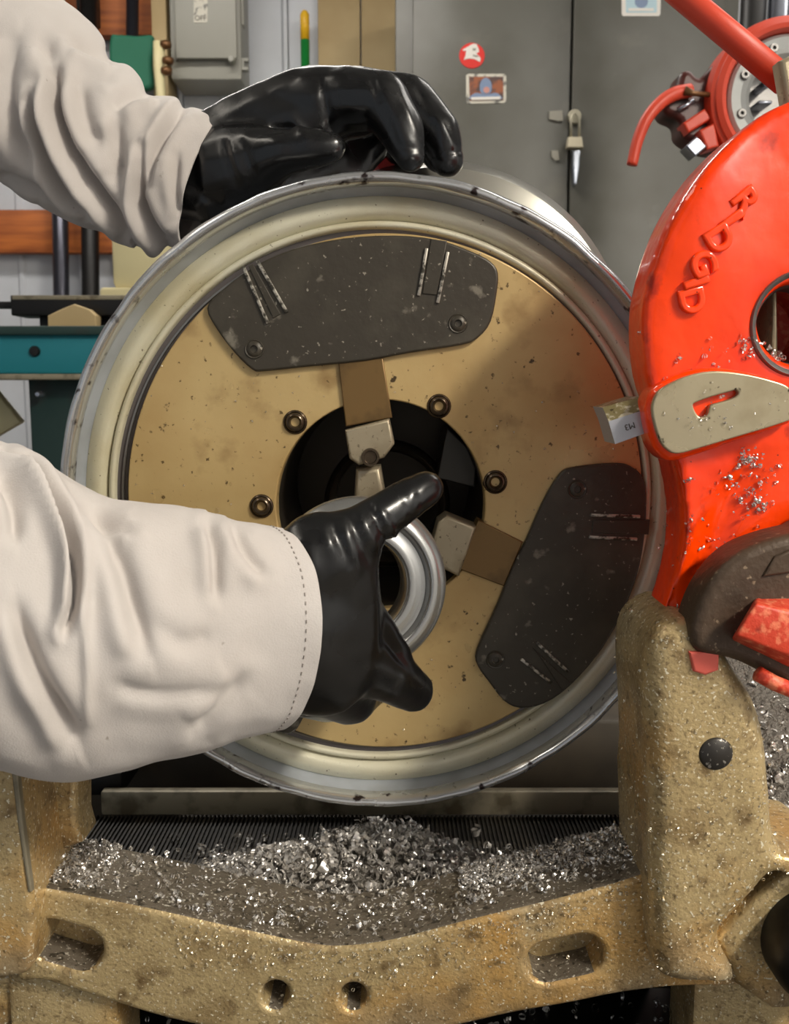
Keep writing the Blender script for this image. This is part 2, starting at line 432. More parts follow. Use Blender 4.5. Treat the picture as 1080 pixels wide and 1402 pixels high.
# ------------------------------------------------------------------ metal cabinet
CD = 2.40
ca, cb = P(541, 100, CD), P(1012, 100, CD)
cabx0, cabx1 = ca.x, cb.x
seam = P(782, 100, CD).x
cyf = CY + CD
cab = empty('metal_cabinet', ((cabx0 + cabx1) / 2, cyf + 0.2, 0), 'tall dark grey two-door steel cabinet with stickers and padlock', 'cabinet')
box('carcass', ((cabx0 + cabx1) / 2, cyf + 0.20, 1.0), (cabx1 - cabx0, 0.36, 2.0), MT['cab'], cab, bevel=0.006)
d1x0 = P(565, 100, CD).x
d1 = box('door', ((d1x0 + seam - 0.003) / 2, cyf + 0.01, 1.02), (seam - 0.003 - d1x0, 0.022, 1.9), MT['cab'], cab, bevel=0.004)
d2x1 = P(990, 100, CD).x
d2 = box('door', ((d2x1 + seam + 0.003) / 2, cyf + 0.01, 1.02), (d2x1 - seam - 0.003, 0.022, 1.9), MT['cab'], cab, bevel=0.004)
fd = CD - 0.001
# latch hasp and handle on the right door, hasp leaf and keyhole on the left
h = plate('hasp_loop', stadium(787, 158, 787, 160, 9), fd - 0.012, 0.014, MT['lock'], d2, bevel=0.002)
hd = plate('handle', [(784, 205), (795, 205), (794, 225), (790, 252), (787, 254), (785, 250), (784, 228)], fd - 0.03, 0.032, MT['chrome'], d2, bevel=0.004)
plate('hasp_leaf', [(752, 152), (770, 151), (771, 165), (764, 166), (752, 163)], fd - 0.006, 0.008, MT['scuff'], d1, bevel=0.001)
plate('keyhole_cover', [(755, 206), (764, 206), (766, 219), (760, 220), (755, 214)], fd - 0.006, 0.008, MT['scuff'], d1, bevel=0.001)
# padlock hanging in the hasp
pl = empty('padlock', P(787, 203, fd - 0.03), 'worn padlock with long shackle hanging on the cabinet doors', 'padlock')
plate('lock_body', [(778, 187), (797, 187), (799, 202), (776, 202)], fd - 0.036, 0.026, MT['lockb'], pl, bevel=0.003)
sh = [P(781.5, 189, fd - 0.025), P(781.5, 165, fd - 0.025), P(783, 158, fd - 0.025), P(787, 154, fd - 0.025), P(791, 158, fd - 0.025), P(793, 165, fd - 0.025), P(793, 189, fd - 0.025)]
link('shackle', tube(sh, 0.0034, 10), MT['lock'], pl, 180)
# stickers
st = empty('round_sticker', P(646, 95, fd), 'round red sticker with white letter emblem on cabinet door', 'sticker')
plate('sticker_disc', circ(646, 76, 17.5, 32), fd - 0.0015, 0.0025, MT['sred'], st, bevel=0.0005)
plate('emblem', [(633, 68), (647, 60), (652, 60), (655, 66), (656, 71), (652, 73), (656, 77), (658, 80), (657, 85), (650, 81), (642, 80), (635, 82), (637, 76), (638, 69), (635, 70)], fd - 0.0025, 0.002, MT['swhite'], st, bevel=0.0003)
plate('emblem_stroke', [(647, 66), (652, 66), (651, 69), (647, 69)], fd - 0.0032, 0.001, MT['boxgrey'], st, bevel=0.0002)
plate('emblem_stroke', [(647, 74.5), (655, 76), (654, 78), (648, 77)], fd - 0.0032, 0.001, MT['boxgrey'], st, bevel=0.0002)
ps = empty('photo_sticker', P(665, 141, fd), 'small framed picture sticker of a hooded figure below the red sticker', 'sticker')
plate('border', [(638, 103), (641, 101), (690, 101), (693, 104), (693, 138), (690, 141), (641, 142), (638, 139)], fd - 0.0015, 0.0025, MT['paper'], ps, bevel=0.0005)
plate('picture', [(642, 105), (689, 105), (689, 137), (643, 138)], fd - 0.0022, 0.0012, MT['sorange'], ps, bevel=0.0002)
plate('hood', cat_rom([(658, 126), (657, 116), (660, 109), (665, 106.5), (670, 109), (673, 116), (672, 126), (665, 129)], 4), fd - 0.003, 0.001, MT['sblue'], ps, bevel=0.0002)
plate('face', circ(666, 123, 4.4, 16), fd - 0.0038, 0.001, MT['sskin'], ps, bevel=0.0002)
plate('shoulders', cat_rom([(645, 136), (646, 130), (653, 127), (665, 129.5), (678, 127), (684, 130), (685, 136)], 3), fd - 0.0034, 0.001, MT['sblue'], ps, bevel=0.0002)
plate('caption_strip', [(645, 133), (685, 132), (685, 136), (645, 137)], fd - 0.0042, 0.001, MT['swhite'], ps, bevel=0.0002)
ps2 = empty('notice_card', P(877, 21, fd), 'pale blue card in a white border stuck high on cabinet door', 'card')
plate('border', [(851, -30), (905, -30), (904, 19), (902, 22), (853, 22), (851, 19)], fd - 0.0015, 0.0025, MT['swhite'], ps2, bevel=0.0005)
plate('picture', [(856, -24), (899, -24), (899, 17), (857, 17)], fd - 0.0022, 0.0012, MT['lightblue'], ps2, bevel=0.0002)
plate('seal', circ(878, 2, 9, 20), fd - 0.003, 0.001, MT['sblue'], ps2, bevel=0.0002)
plate('strip', [(860, 11), (895, 11), (895, 15), (860, 15)], fd - 0.003, 0.001, MT['swhite'], ps2, bevel=0.0002)

# ------------------------------------------------------------------ wall items on the left
ED = WD - 0.17
eb = empty('disconnect_box', P(280, 107, ED), 'grey steel electrical disconnect box on the white wall', 'electrical box')
a = P(233, 107, ED); b_ = P(326, -90, ED)
box('enclosure', ((a.x + b_.x) / 2, WY - 0.085, (a.z + b_.z) / 2), (b_.x - a.x, 0.145, b_.z - a.z), MT['boxgrey'], eb, bevel=0.006)
a = P(242, 82, ED); b_ = P(322, -86, ED)
bm = bmesh.new(); box_bm(bm, ((a.x + b_.x) / 2, CY + ED - 0.006, (a.z + b_.z) / 2), (b_.x - a.x, 0.014, b_.z - a.z), None, 0.004)
dr = link('door', from_bm(bm), MT['boxgrey'], eb)
plate('edge_strip', [(240, -40), (243, -40), (243, 82), (240, 82)], ED - 0.010, 0.012, MT['boxdark'], eb, bevel=0.001)
plate('instruction_label', [(265, -40), (284, -40), (284, 31), (265, 31)], ED - 0.0145, 0.002, MT['paper'], dr, bevel=0.0003)
me = text_mesh('OFF', 0.018, 0.0006)
me.transform(Matrix.Translation(P(274.5, 25, ED - 0.0148)) @ Matrix.Rotation(math.pi / 2, 4, 'X'))
link('label_print', me, MT['boxdark'], dr, None)
link('latch_knob', lathe(P(317, 82, ED - 0.012), [(0, -0.012), (0.007, -0.011), (0.009, -0.004), (0.009, 0.012), (0, 0.012)], 16), MT['boxgrey'], eb)
plate('switch_lever', [(327, -20), (333, -20), (334, 34), (327, 36)], ED + 0.03, 0.03, MT['boxgrey'], eb, bevel=0.003)
plate('hinge_lug', [(327, 79), (340, 79), (340, 84), (334, 84), (334, 91), (340, 91), (340, 96), (327, 96)], ED + 0.02, 0.02, MT['boxgrey'], eb, bevel=0.002)
# conduit dropping from the box
c0 = P(326.5, 100, WD - 0.03)
tag(link('conduit', tube([(c0.x, WY - 0.03, c0.z), (c0.x, WY - 0.03, 0.0)], 0.0075, 10), MT['pipe'], None, 180), 'thin dark conduit running down the wall from disconnect box', 'conduit')
# tan stud post, green cloth, cream pipe with fittings
a = P(213, 100, WD - 0.1); b_ = P(233, 100, WD - 0.1)
tag(box('wall_post', ((a.x + b_.x) / 2, WY - 0.075, 1.3), (b_.x - a.x, 0.11, 2.6), MT['ply'], None, bevel=0.003), 'tan wooden post standing against the wall beside disconnect box', 'post')
gd = WD - 0.16
gp = cat_rom([(150, 50), (160, 46), (185, 48), (207, 47), (209, 60), (207, 90), (208, 118), (190, 122), (165, 118), (150, 90)], 4)
tag(plate('green_cloth', gp, gd, 0.03, MT['green'], None, bevel=0.01, angle=60), 'dark green cloth hanging below the upper orange board', 'cloth')
cp = empty('cream_pipe', P(220, 200, gd - 0.04), 'cream painted pipe with brass fittings beside the wooden post', 'pipe')
q0 = P(218, 58, gd - 0.04); q1 = P(221, 140, gd - 0.04)
link('pipe_run', tube([q0, P(217, 90, gd - 0.04), q1, (q1.x, q1.y, 0)], [0.016, 0.014, 0.012, 0.012], 14), MT['cream'], cp, 180)
for (fx, fy) in [(228, 60), (231, 82), (229, 96)]:
    g0 = P(fx - 8, fy, gd - 0.05); g1 = P(fx + 6, fy + 2, gd - 0.05)
    link('fitting', tube([g0, g0.lerp(g1, 0.5), g1], [0.008, 0.012, 0.008], 10), MT['brass'], cp, 180)
# yellow-capped green tube
tq = WD - 0.06
g = empty('marker_tube', P(418, 92, tq), 'thin green tube with yellow top standing against white wall', 'tube')
u0 = P(418, 88, tq); u1 = P(417.5, 55, tq); u2 = P(417, 20, tq); u3 = P(417, 15, tq)
link('tube_body', tube([(u0.x, u0.y, 0), u1], 0.0125, 14), MT['gpipe'], g, 180)
link('tube_cap', tube([u1, u2, u3], [0.0125, 0.0125, 0.007], 14), MT['ypipe'], g, 180)
# leaning dark pipes
for (x0, x1, wd, m, lab) in [(84, 76, 10.5, 'pipe', 'dark shiny steel pipe standing against the orange board'), (124, 121, 11.5, 'black', 'matt black iron pipe standing against the orange board'), (178, 182, 8, 'pipe', 'narrow dark pipe in front of the upper orange board')]:
    dd = WD - 0.12
    p1 = P(x0, 400, dd); p0 = P(x1, -80, dd)
    k = (p1 - p0); bot = p0 + k * ((p0.z - 0.0) / (p0.z - p1.z))
    tag(link('steel_pipe', tube([bot, p0], R(wd, dd), 16), MT[m], None, 180), lab, 'pipe', 'pipes leaning on the wall')
a = P(105, 10, WD - 0.1)
tag(box('wall_bracket', (P(118, 0, WD - 0.1).x, WY - 0.08, P(118, 0, WD - 0.1).z + 0.05), (0.05, 0.06, 0.22), MT['black'], None, bevel=0.004), 'black iron bracket fixed to the upper orange board', 'bracket')

# ------------------------------------------------------------------ teal bench on the left
BD = 1.30
bt = P(0, 456, BD).z; bb = P(0, 512, BD).z
bench = empty('steel_bench', (-0.75, CY + BD + 0.3, 0), 'teal painted steel bench with dark green legs behind the wheel', 'bench')
bx1 = P(330, 480, BD).x
bx0 = -1.35
cx = (bx0 + bx1) / 2
box('front_rail', (cx, CY + BD + 0.02, (bt + bb) / 2), (bx1 - bx0, 0.04, bt - bb), MT['teal'], bench, bevel=0.003)
box('bench_top', (cx, CY + BD + 0.30, bt + 0.003), (bx1 - bx0 + 0.01, 0.62, 0.012), MT['dgreen'], bench, bevel=0.002)
box('rail_flange', (cx, CY + BD + 0.015, bb - 0.004), (bx1 - bx0, 0.06, 0.008), MT['bar'], bench, bevel=0.002)
for (lx0, lx1, dd) in [(30, 160, 0.02), (30, 160, 0.5), (-360, -250, 0.02), (-360, -250, 0.5)]:
    a = P(lx0, 560, BD); b_ = P(lx1, 560, BD)
    box('leg', ((a.x + b_.x) / 2, CY + BD + dd + 0.03, bb / 2), (b_.x - a.x, 0.05, bb), MT['dgreen'], bench, bevel=0.004)
link('bolt', lathe(P(48, 481, BD), [(0, -0.006), (0.006, -0.005), (0.0075, -0.002), (0.0075, 0.004), (0, 0.004)], 12), MT['black'], bench)
link('bolt', lathe(P(52, 540, BD), [(0, -0.004), (0.003, -0.003), (0.0045, 0.0), (0.0045, 0.012), (0, 0.012)], 12), MT['bright'], bench)
# black slotted rail resting on its foot on the bench
rd = 1.36
rl = empty('black_rail', P(100, 456, rd), 'black steel rail on a block foot lying on the bench', 'rail')
a = P(15, 432, rd); b_ = P(330, 404, rd)
box('rail_beam', ((a.x + b_.x) / 2, CY + rd + 0.03, (a.z + b_.z) / 2), (b_.x - a.x, 0.06, b_.z - a.z), MT['black'], rl, bevel=0.002)
a = P(15, 407, rd - 0.004); b_ = P(330, 405, rd - 0.004)
box('worn_edge', ((a.x + b_.x) / 2, CY + rd + 0.008, a.z), (b_.x - a.x, 0.018, 0.006), MT['bar'], rl, bevel=0.001)
a = P(-60, 420, rd); b_ = P(18, 411, rd)
box('rail_shank', ((a.x + b_.x) / 2, CY + rd + 0.03, (a.z + b_.z) / 2), (b_.x - a.x, 0.02, b_.z - a.z), MT['black'], rl, bevel=0.001)
a = P(48, 470, rd); b_ = P(330, 430, rd)
box('foot_block', ((a.x + b_.x) / 2, CY + rd + 0.05, (bt + 0.009 + b_.z) / 2), (b_.x - a.x, 0.06, b_.z - bt - 0.009 + 0.002), MT['black'], rl, bevel=0.002)
wd_ = plate('wood_wedge', [(66, 453), (80, 446), (102, 437), (122, 444), (132, 453), (132, 470), (66, 470)], rd - 0.02, 0.025, MT['ply'], None, bevel=0.002)
wd_.location.z += (bt + 0.009) - min((wd_.matrix_basis @ v.co).z for v in wd_.data.vertices)
tag(wd_, 'small tan wooden wedge lying on the bench under black rail', 'wedge')
# cream canister on the bench behind
kd = 1.56
cz0 = bt + 0.009
ct = empty('cream_canister', P(190, 440, kd), 'cream plastic canister standing on the bench behind black rail', 'canister')
a = P(153, 400, kd); b_ = P(260, 300, kd)
box('canister_body', ((a.x + b_.x) / 2, CY + kd + 0.06, (P(0, 396, kd).z + b_.z) / 2 + 0.0), (b_.x - a.x, 0.12, b_.z - P(0, 396, kd).z), MT['cream'], ct, bevel=0.012)
a = P(138, 404, kd); 
box('canister_base', ((a.x + b_.x) / 2 - 0.0, CY + kd + 0.06, (cz0 + P(0, 394, kd).z) / 2), (b_.x - a.x, 0.14, P(0, 394, kd).z - cz0), MT['cream'], ct, bevel=0.006)
# pale board leaning under the bench
lb = plate('pale_board', [(-60, 470), (28, 578), (-10, 600), (-110, 600)], BD + 0.12, 0.02, MT['cream'], None, bevel=0.002)
me = lb.data
tag(lb, 'pale board leaning under the bench behind its leg', 'board')

# ------------------------------------------------------------------ background die head on an added arm from a post (right)
QD = 1.25
qc = P(1078, 132, QD)
for (x0, x1, m, lab) in [(1012, 1046, 'black', 'thick black steel column behind the background die head'), (1049, 1078, 'bright', 'bright steel post behind the background die head')]:
    dd = 1.75
    a = P(x0, 60, dd); b_ = P(x1, 60, dd)
    tag(link('steel_column', tube([((a.x + b_.x) / 2, CY + dd, 0), ((a.x + b_.x) / 2, CY + dd, 2.6)], (b_.x - a.x) / 2, 24), MT[m], None, 180), lab, 'column')
dh2 = empty('spare_die_head', (qc.x, qc.y, qc.z - R(100, QD)), 'faded red die head with aluminium ring on added arm to post', 'die head')
r1, r2, r3, r4 = R(97, QD), R(80, QD), R(78, QD), R(48, QD)
link('outer_ring', lathe(qc, [(r2, 0.0), (r2 + 0.003, -0.008), (r1 - 0.008, -0.010), (r1 - 0.002, -0.006), (r1, 0.004), (r1, 0.05), (r2, 0.05)], 72, closed=True), MT['bred'], dh2)
link('rim_edge', lathe(qc, [(r1 - 0.003, -0.004), (r1 + 0.003, 0.0), (r1 + 0.005, 0.01), (r1 + 0.005, 0.045), (r1 - 0.003, 0.045)], 72, closed=True), MT['bred'], dh2)
link('aluminium_ring', lathe(qc, [(r4, 0.02), (r4, 0.006), (r4 + 0.006, 0.0), (r4 + 0.012, 0.002), (r3 - 0.004, -0.002), (r3, 0.002), (r3, 0.03), (r4, 0.03)], 72, closed=True), MT['alu'], dh2)
bs = None
for k in range(8):
    an = math.radians(200 + 45 * k)
    c = (qc.x + (r3 + r4) / 2 * math.cos(an), qc.y, qc.z + (r3 + r4) / 2 * math.sin(an))
    if bs is None:
        bs = link('boss', lathe(c, [(0.002, 0.002), (0.0025, -0.004), (0.005, -0.004), (0.007, 0.004)], 16), MT['machined'], dh2, origin=Vector(c))
    else: again(bs, 'boss', c, dh2)
link('back_plate', lathe(qc, [(0, 0.05), (r1 - 0.004, 0.05), (r1 - 0.004, 0.075), (0, 0.075)], 48), MT['machined'], dh2)
for k, (x0, y0, x1, y1) in enumerate([(1038, 137, 1058, 142), (1046, 108, 1056, 118)]):
    px_box('chaser', x0, y0, x1, y1, QD + 0.01, 0.04, MT['bright'], dh2, 0.002)
# carrier frame and curved lever
body = cat_rom([(925, 122), (932, 100), (945, 95), (958, 105), (975, 90), (1000, 62), (1012, 70), (1010, 120), (1000, 190), (985, 205), (960, 200), (935, 185), (930, 165), (912, 155), (908, 140)], 4)
fr = plate('carrier', body, QD + 0.02, 0.05, MT['darkred'], dh2, bevel=0.008)
plate('clamp_block', [(935, 168), (965, 148), (975, 162), (942, 182)], QD + 0.005, 0.03, MT['bred'], dh2, bevel=0.003)
plate('clamp_block', [(957, 178), (978, 168), (985, 200), (968, 205)], QD + 0.0, 0.03, MT['bred'], dh2, bevel=0.003)
plate('steel_block', [(939, 200), (954, 186), (968, 200), (952, 214)], QD - 0.005, 0.03, MT['bright'], dh2, bevel=0.002)
link('bolt', tube([P(928, 150, QD + 0.01), P(950, 138, QD + 0.01)], 0.003, 8), MT['bright'], dh2, 180)
link('bolt', tube([P(937, 124, QD + 0.005), P(950, 128, QD + 0.005), P(975, 130, QD + 0.005)], [0.006, 0.0035, 0.003], 8), MT['brass'], dh2, 180)
lv = cat_rom([tuple(P(*q)) for q in [(945, 124, QD + 0.015), (925, 128, QD + 0.01), (905, 140, QD + 0.005), (886, 162, QD), (873, 192, QD), (865, 226, QD)]], 6, closed=False)
link('lever', tube(lv, [R(9, QD)] * 6 + list(np.linspace(R(9, QD), R(7, QD), len(lv) - 6)), 12), MT['bred'], dh2, 180)
link('added_mount_arm', tube([(qc.x, qc.y + 0.06, qc.z), (P(1063, 60, 1.75).x, CY + 1.75, qc.z)], 0.03, 16), MT['black'], dh2, 180)  # support arm added to hold the die head on the post

# ------------------------------------------------------------------ machine body, stand and pans (behind and under the chuck)
D0 = 0.49
mb = empty('threading_machine', (0.02, CY + 0.75, P(500, 1130, 0.7).z), 'grey rounded machine hood and dirty lower body behind the chuck', 'machine')
hc = P(598, 492, 0.60)
hr = R(272, 0.60)
link('hood', lathe(hc, [(0, 0.0), (hr * 0.80, 0.0), (hr * 0.93, 0.006), (hr * 0.985, 0.018), (hr, 0.04), (hr, 0.30), (0, 0.30)], 96), MT['hood'], mb)
za = P(0, 985, 0.66).z; zb = P(0, 1112, 0.62).z
xa = P(30, 1000, 0.66).x; xb = P(900, 1000, 0.66).x
box('lower_body', ((xa + xb) / 2, CY + 0.66 + 0.12, (za + zb) / 2 - 0.02), (xb - xa, 0.24, za - zb + 0.04), MT['body'], mb, bevel=0.004)
box('neck', (hc.x, CY + 0.66 + 0.14, (za + hc.z) / 2), (0.16, 0.18, hc.z - za + 0.05), MT['body'], mb, bevel=0.004)
link('red_cap', lathe(P(532, 224, 0.63), [(0, -0.012), (0.008, -0.011), (0.0105, -0.006), (0.0105, 0.03), (0, 0.03)], 20), MT['redgrip'], mb)
px_box('stop_block', 104, 1058, 166, 1090, 0.615, 0.05, MT['black'], mb, 0.002)
# steel bar across the tray
tray_h = 0.285
TZ = CZ - tray_h
zt = P(0, 1084, 0.605).z
tag(box('cross_bar', (0.01, CY + 0.605 + 0.004, (zt + TZ) / 2), (P(905, 1100, 0.605).x - P(60, 1100, 0.605).x, 0.008, zt - TZ), MT['bar'], None, bevel=0.0015), 'dull steel bar lying along the back of the ribbed tray', 'bar')
# ribbed tray
tray = empty('chip_tray', (0, CY + 0.52, TZ - 0.012), 'black ribbed rubber tray under the chuck holding swarf', 'tray')
x0, x1 = -0.215, 0.163; step = 0.0028; n = int((x1 - x0) / step)
v = []; f = []
y0, y1 = CY + 0.437, CY + 0.606
for i in range(n):
    xx = x0 + i * step
    for (dx, dz) in ((0, 0), (0.0011, 0.0), (0.0014, 0.0016), (0.0025, 0.0016)):
        v += [(xx + dx, y0, TZ + dz - 0.0016), (xx + dx, y1, TZ + dz - 0.0016)]
for i in range(n * 4 - 1): f.append((2 * i, 2 * i + 2, 2 * i + 3, 2 * i + 1))
rb = link('rib_surface', from_np(v, f), MT['belt'], tray, 10); rb['kind'] = 'stuff'
box('tray_base', ((x0 + x1) / 2, (y0 + y1) / 2, TZ - 0.0068), (x1 - x0, y1 - y0, 0.0098), MT['belt'], tray, bevel=0.001)
# lower pan and stand
PZ = CZ - 0.345
pan = empty('oil_pan', (0, CY + 0.55, PZ), 'black oil pan littered with chips under the casting', 'pan')
box('pan_floor', (0, CY + 0.60, PZ - 0.005), (0.74, 0.62, 0.01), MT['pan'], pan, bevel=0.002)
for (c, s) in [((0, CY + 0.905, PZ + 0.02), (0.74, 0.01, 0.06)), ((-0.365, CY + 0.6, PZ + 0.012), (0.01, 0.62, 0.045)), ((0.365, CY + 0.6, PZ + 0.012), (0.01, 0.62, 0.045)), ((0, CY + 0.293, PZ + 0.008), (0.74, 0.01, 0.036))]:
    box('pan_wall', c, s, MT['pan'], pan, bevel=0.002)
stand = empty('machine_stand', (0, CY + 0.6, 0), 'black tube legged stand carrying the oil pan', 'stand')
for sx in (-1, 1):
    for dy in (0.36, 0.84):
        link('leg', tube([(sx * 0.30, CY + dy, PZ - 0.011), (sx * 0.42, CY + dy + (0.1 if dy > 0.6 else -0.06), 0.0)], 0.02, 14), MT['black'], stand, 180)
box('stand_rail', (0, CY + 0.36, PZ - 0.028), (0.62, 0.03, 0.036), MT['black'], stand, bevel=0.003)
box('stand_rail', (0, CY + 0.84, PZ - 0.028), (0.62, 0.03, 0.036), MT['black'], stand, bevel=0.003)
# support posts between pan and tray / body
box('pedestal', (0, CY + 0.70, (PZ + TZ) / 2 - 0.004), (0.30, 0.24, TZ - PZ - 0.010), MT['body'], mb, bevel=0.003)
box('tray_support', (0, CY + 0.54, (PZ + TZ) / 2 - 0.006), (0.30, 0.06, TZ - 0.012 - PZ), MT['black'], tray, bevel=0.003)

# ------------------------------------------------------------------ the chuck wheel
C = P(520, 685, D0)
chuck = empty('chuck_wheel', (C.x, C.y, C.z - 0.164), 'large round chuck with dented steel rim and tan face plate', 'chuck')
def dent(r, y, a):
    k = 46
    s = math.sin(a * k / 2 + 0.8 * math.sin(3 * a))
    n_ = noise.noise(Vector((math.cos(a) * 9, math.sin(a) * 9, y * 60)))
    return r - 0.00042 * max(0, s) ** 2 - 0.0005 * n_
lipp = [(0.1545, 0.016), (0.1600, 0.010), (0.1625, 0.004), (0.1634, -0.003), (0.1630, -0.009), (0.1612, -0.0135), (0.1590, -0.0145), (0.1572, -0.0125), (0.1562, -0.009), (0.1562, 0.0), (0.1545, 0.010)]
lp2 = cat_rom(lipp, 3)
link('rim', lathe(C, lp2, 420, rfun=lambda r, y, a: dent(r, y, a) if y < 0.006 and r > 0.1568 else r, closed=True), MT['lip'], chuck, 180)
link('rim_inner_band', lathe(C, [(0.1566, -0.006), (0.1558, -0.0035), (0.1545, 0.0), (0.1530, 0.0035), (0.1530, 0.008), (0.1566, 0.008)], 200, closed=True), MT['lipin'], chuck, 60)
dp = cat_rom([(0.1540, 0.004), (0.1515, 0.0010), (0.1480, -0.0012), (0.1445, -0.0010), (0.1418, 0.0018), (0.1408, 0.0050), (0.1408, 0.012), (0.1540, 0.012)], 4)
link('dish', lathe(C, dp, 240, closed=True), MT['dish'], chuck, 60)
rp = [(0.1412, 0.006), (0.1410, 0.0010), (0.1398, -0.0008), (0.1382, -0.0008), (0.1372, 0.001), (0.1370, 0.006)]
link('bead_ring', lathe(C, cat_rom(rp, 3), 240, closed=True), MT['dish'], chuck, 60)
link('groove_ring', lathe(C, [(0.1376, 0.0022), (0.1318, 0.0032), (0.1318, 0.012), (0.1376, 0.012)], 240, closed=True), MT['groove'], chuck, 40)
link('retaining_ring', lathe(C, [(0.1346, 0.0035), (0.1344, 0.0012), (0.1334, 0.0010), (0.1330, 0.0035)], 240, closed=True), MT['ringpol'], chuck, 40)
link('drum', lathe(C, [(0.118, 0.012), (0.1545, 0.012), (0.1535, 0.02), (0.150, 0.026), (0.148, 0.06), (0.118, 0.06)], 160, closed=True), MT['lipin'], chuck, 40)
link('spindle', lathe(C, [(0.060, 0.03), (0.118, 0.03), (0.118, 0.062), (0.105, 0.066), (0.105, 0.14), (0.060, 0.14)], 96, closed=True), MT['body'], chuck, 40)
FP = D0 - 0.001                       # front of tan plate
HX, HY, HR = 521, 690, 143
plate_ring = circ(527, 671, R(1, 1) * 0 + 0.1324 * F / FP, 160)
plate('face_plate', plate_ring, FP, 0.012, MT['tan'], chuck, bevel=0.0008, holes=[circ(HX, HY, HR, 96)])
bc = P(HX, HY, FP)
br = R(HR, FP)
link('bore', lathe(bc, [(br + 0.0015, 0.006), (br + 0.0005, 0.010), (br + 0.0005, 0.11), (0, 0.11)], 96), MT['bore'], chuck, 40)
link('bore_ring', lathe(P(530, 690, FP + 0.05), [(0.030, 0.0), (0.033, -0.003), (0.036, 0.0), (0.036, 0.02), (0.030, 0.02)], 64, closed=True), MT['bore'], chuck, 60)
plate('bore_facet', [(612, 585), (640, 612), (652, 640), (650, 668), (598, 655)], FP + 0.035, 0.05, MT['facet'], chuck, bevel=0.001)
# socket screws round the bore
def screw_me(c, r):
    return lathe(c, [(0, 0.0008), (r * 0.36, 0.0006), (r * 0.40, -0.0012), (r * 0.62, -0.0028), (r * 0.82, -0.0022), (r * 0.86, -0.0002), (r * 0.92, -0.0011), (r * 1.05, -0.0006), (r * 1.12, 0.001)], 24)
spos = [(404, 578), (601, 556), (678, 660), (358, 693), (432, 826), (586, 830)]
sc = None
for (sx, sy) in spos:
    c = P(sx, sy, FP)
    if sc is None: sc = link('socket_screw', screw_me(c, R(15.5, FP)), MT['screw'], chuck, 60, origin=c)
    else: again(sc, 'socket_screw', c, chuck)
# jaws
JD = FP - 0.0035
cc = (521, 688)
def rotp(pl, deg, c=cc):
    a = math.radians(deg); o = []
    for x_, y_ in pl:
        dx, dy = x_ - c[0], -(y_ - c[1])
        o.append((c[0] + dx * math.cos(a) - dy * math.sin(a), c[1] - (dx * math.sin(a) + dy * math.cos(a))))
    return o
jaw_a = [(283, 422), (300, 400), (345, 366), (400, 341), (470, 326), (540, 322), (600, 328), (648, 345), (672, 358), (682, 374), (680, 402), (672, 440), (655, 462), (632, 472), (560, 483), (500, 494), (420, 502), (362, 508), (345, 506), (320, 482), (296, 450)]
jaw_b = [(765, 651), (785, 640), (845, 634), (868, 641), (881, 656), (885, 690), (882, 740), (872, 790), (850, 845), (820, 895), (780, 940), (745, 964), (712, 970), (690, 960), (670, 935), (654, 912), (653, 890), (680, 830), (700, 780), (720, 740), (742, 690)]
ribs_a = [((333, 365), (367, 443)), ((352, 357), (393, 428)), ((584, 340), (573, 405)), ((613, 345), (599, 415))]
ribs_b = [((808, 705), (876, 707)), ((806, 735), (872, 738)), ((735, 880), (778, 920)), ((713, 902), (755, 935))]
slot_a = [[(340, 364), (346, 361), (384, 430), (374, 436)], [(590, 327), (612, 330), (598, 404), (578, 402)]]
slot_b = [[(812, 712), (890, 712), (888, 732), (810, 730)], [(729, 887), (738, 898), (770, 946), (782, 936)]]
slide_a = [(463, 496), (524, 488), (537, 572), (473, 584)]
slide_b = [(716, 742), (690, 803), (622, 777), (655, 712)]
tip_a = [(472, 589), (533, 573), (540, 608), (526, 627), (491, 637), (478, 628)]
tip_b = [(652, 722), (628, 790), (604, 778), (590, 752), (600, 715), (612, 706)]
tooth_a = [(487, 642), (521, 638), (528, 680), (484, 690)]
tooth_b = [(598, 722), (590, 756), (560, 740), (566, 708)]
def rot3(pl): return [(310 + (x_ - 310) * 0.86, 848 + (y_ - 848) * 0.86) for x_, y_ in rotp(pl, 121)]
sets = [(jaw_a, ribs_a, slot_a, slide_a, tip_a, tooth_a, [(348, 478), (627, 443)]),
        (jaw_b, ribs_b, slot_b, slide_b, tip_b, tooth_b, [(790, 670), (678, 903)]),
        (rot3(jaw_a), [tuple(rot3(r_)) for r_ in ribs_a], [rot3(s_) for s_ in slot_a], rotp(slide_a, 121), rotp(tip_a, 121), rotp(tooth_a, 121), rot3([(348, 478), (627, 443)]))]
jscrew = None
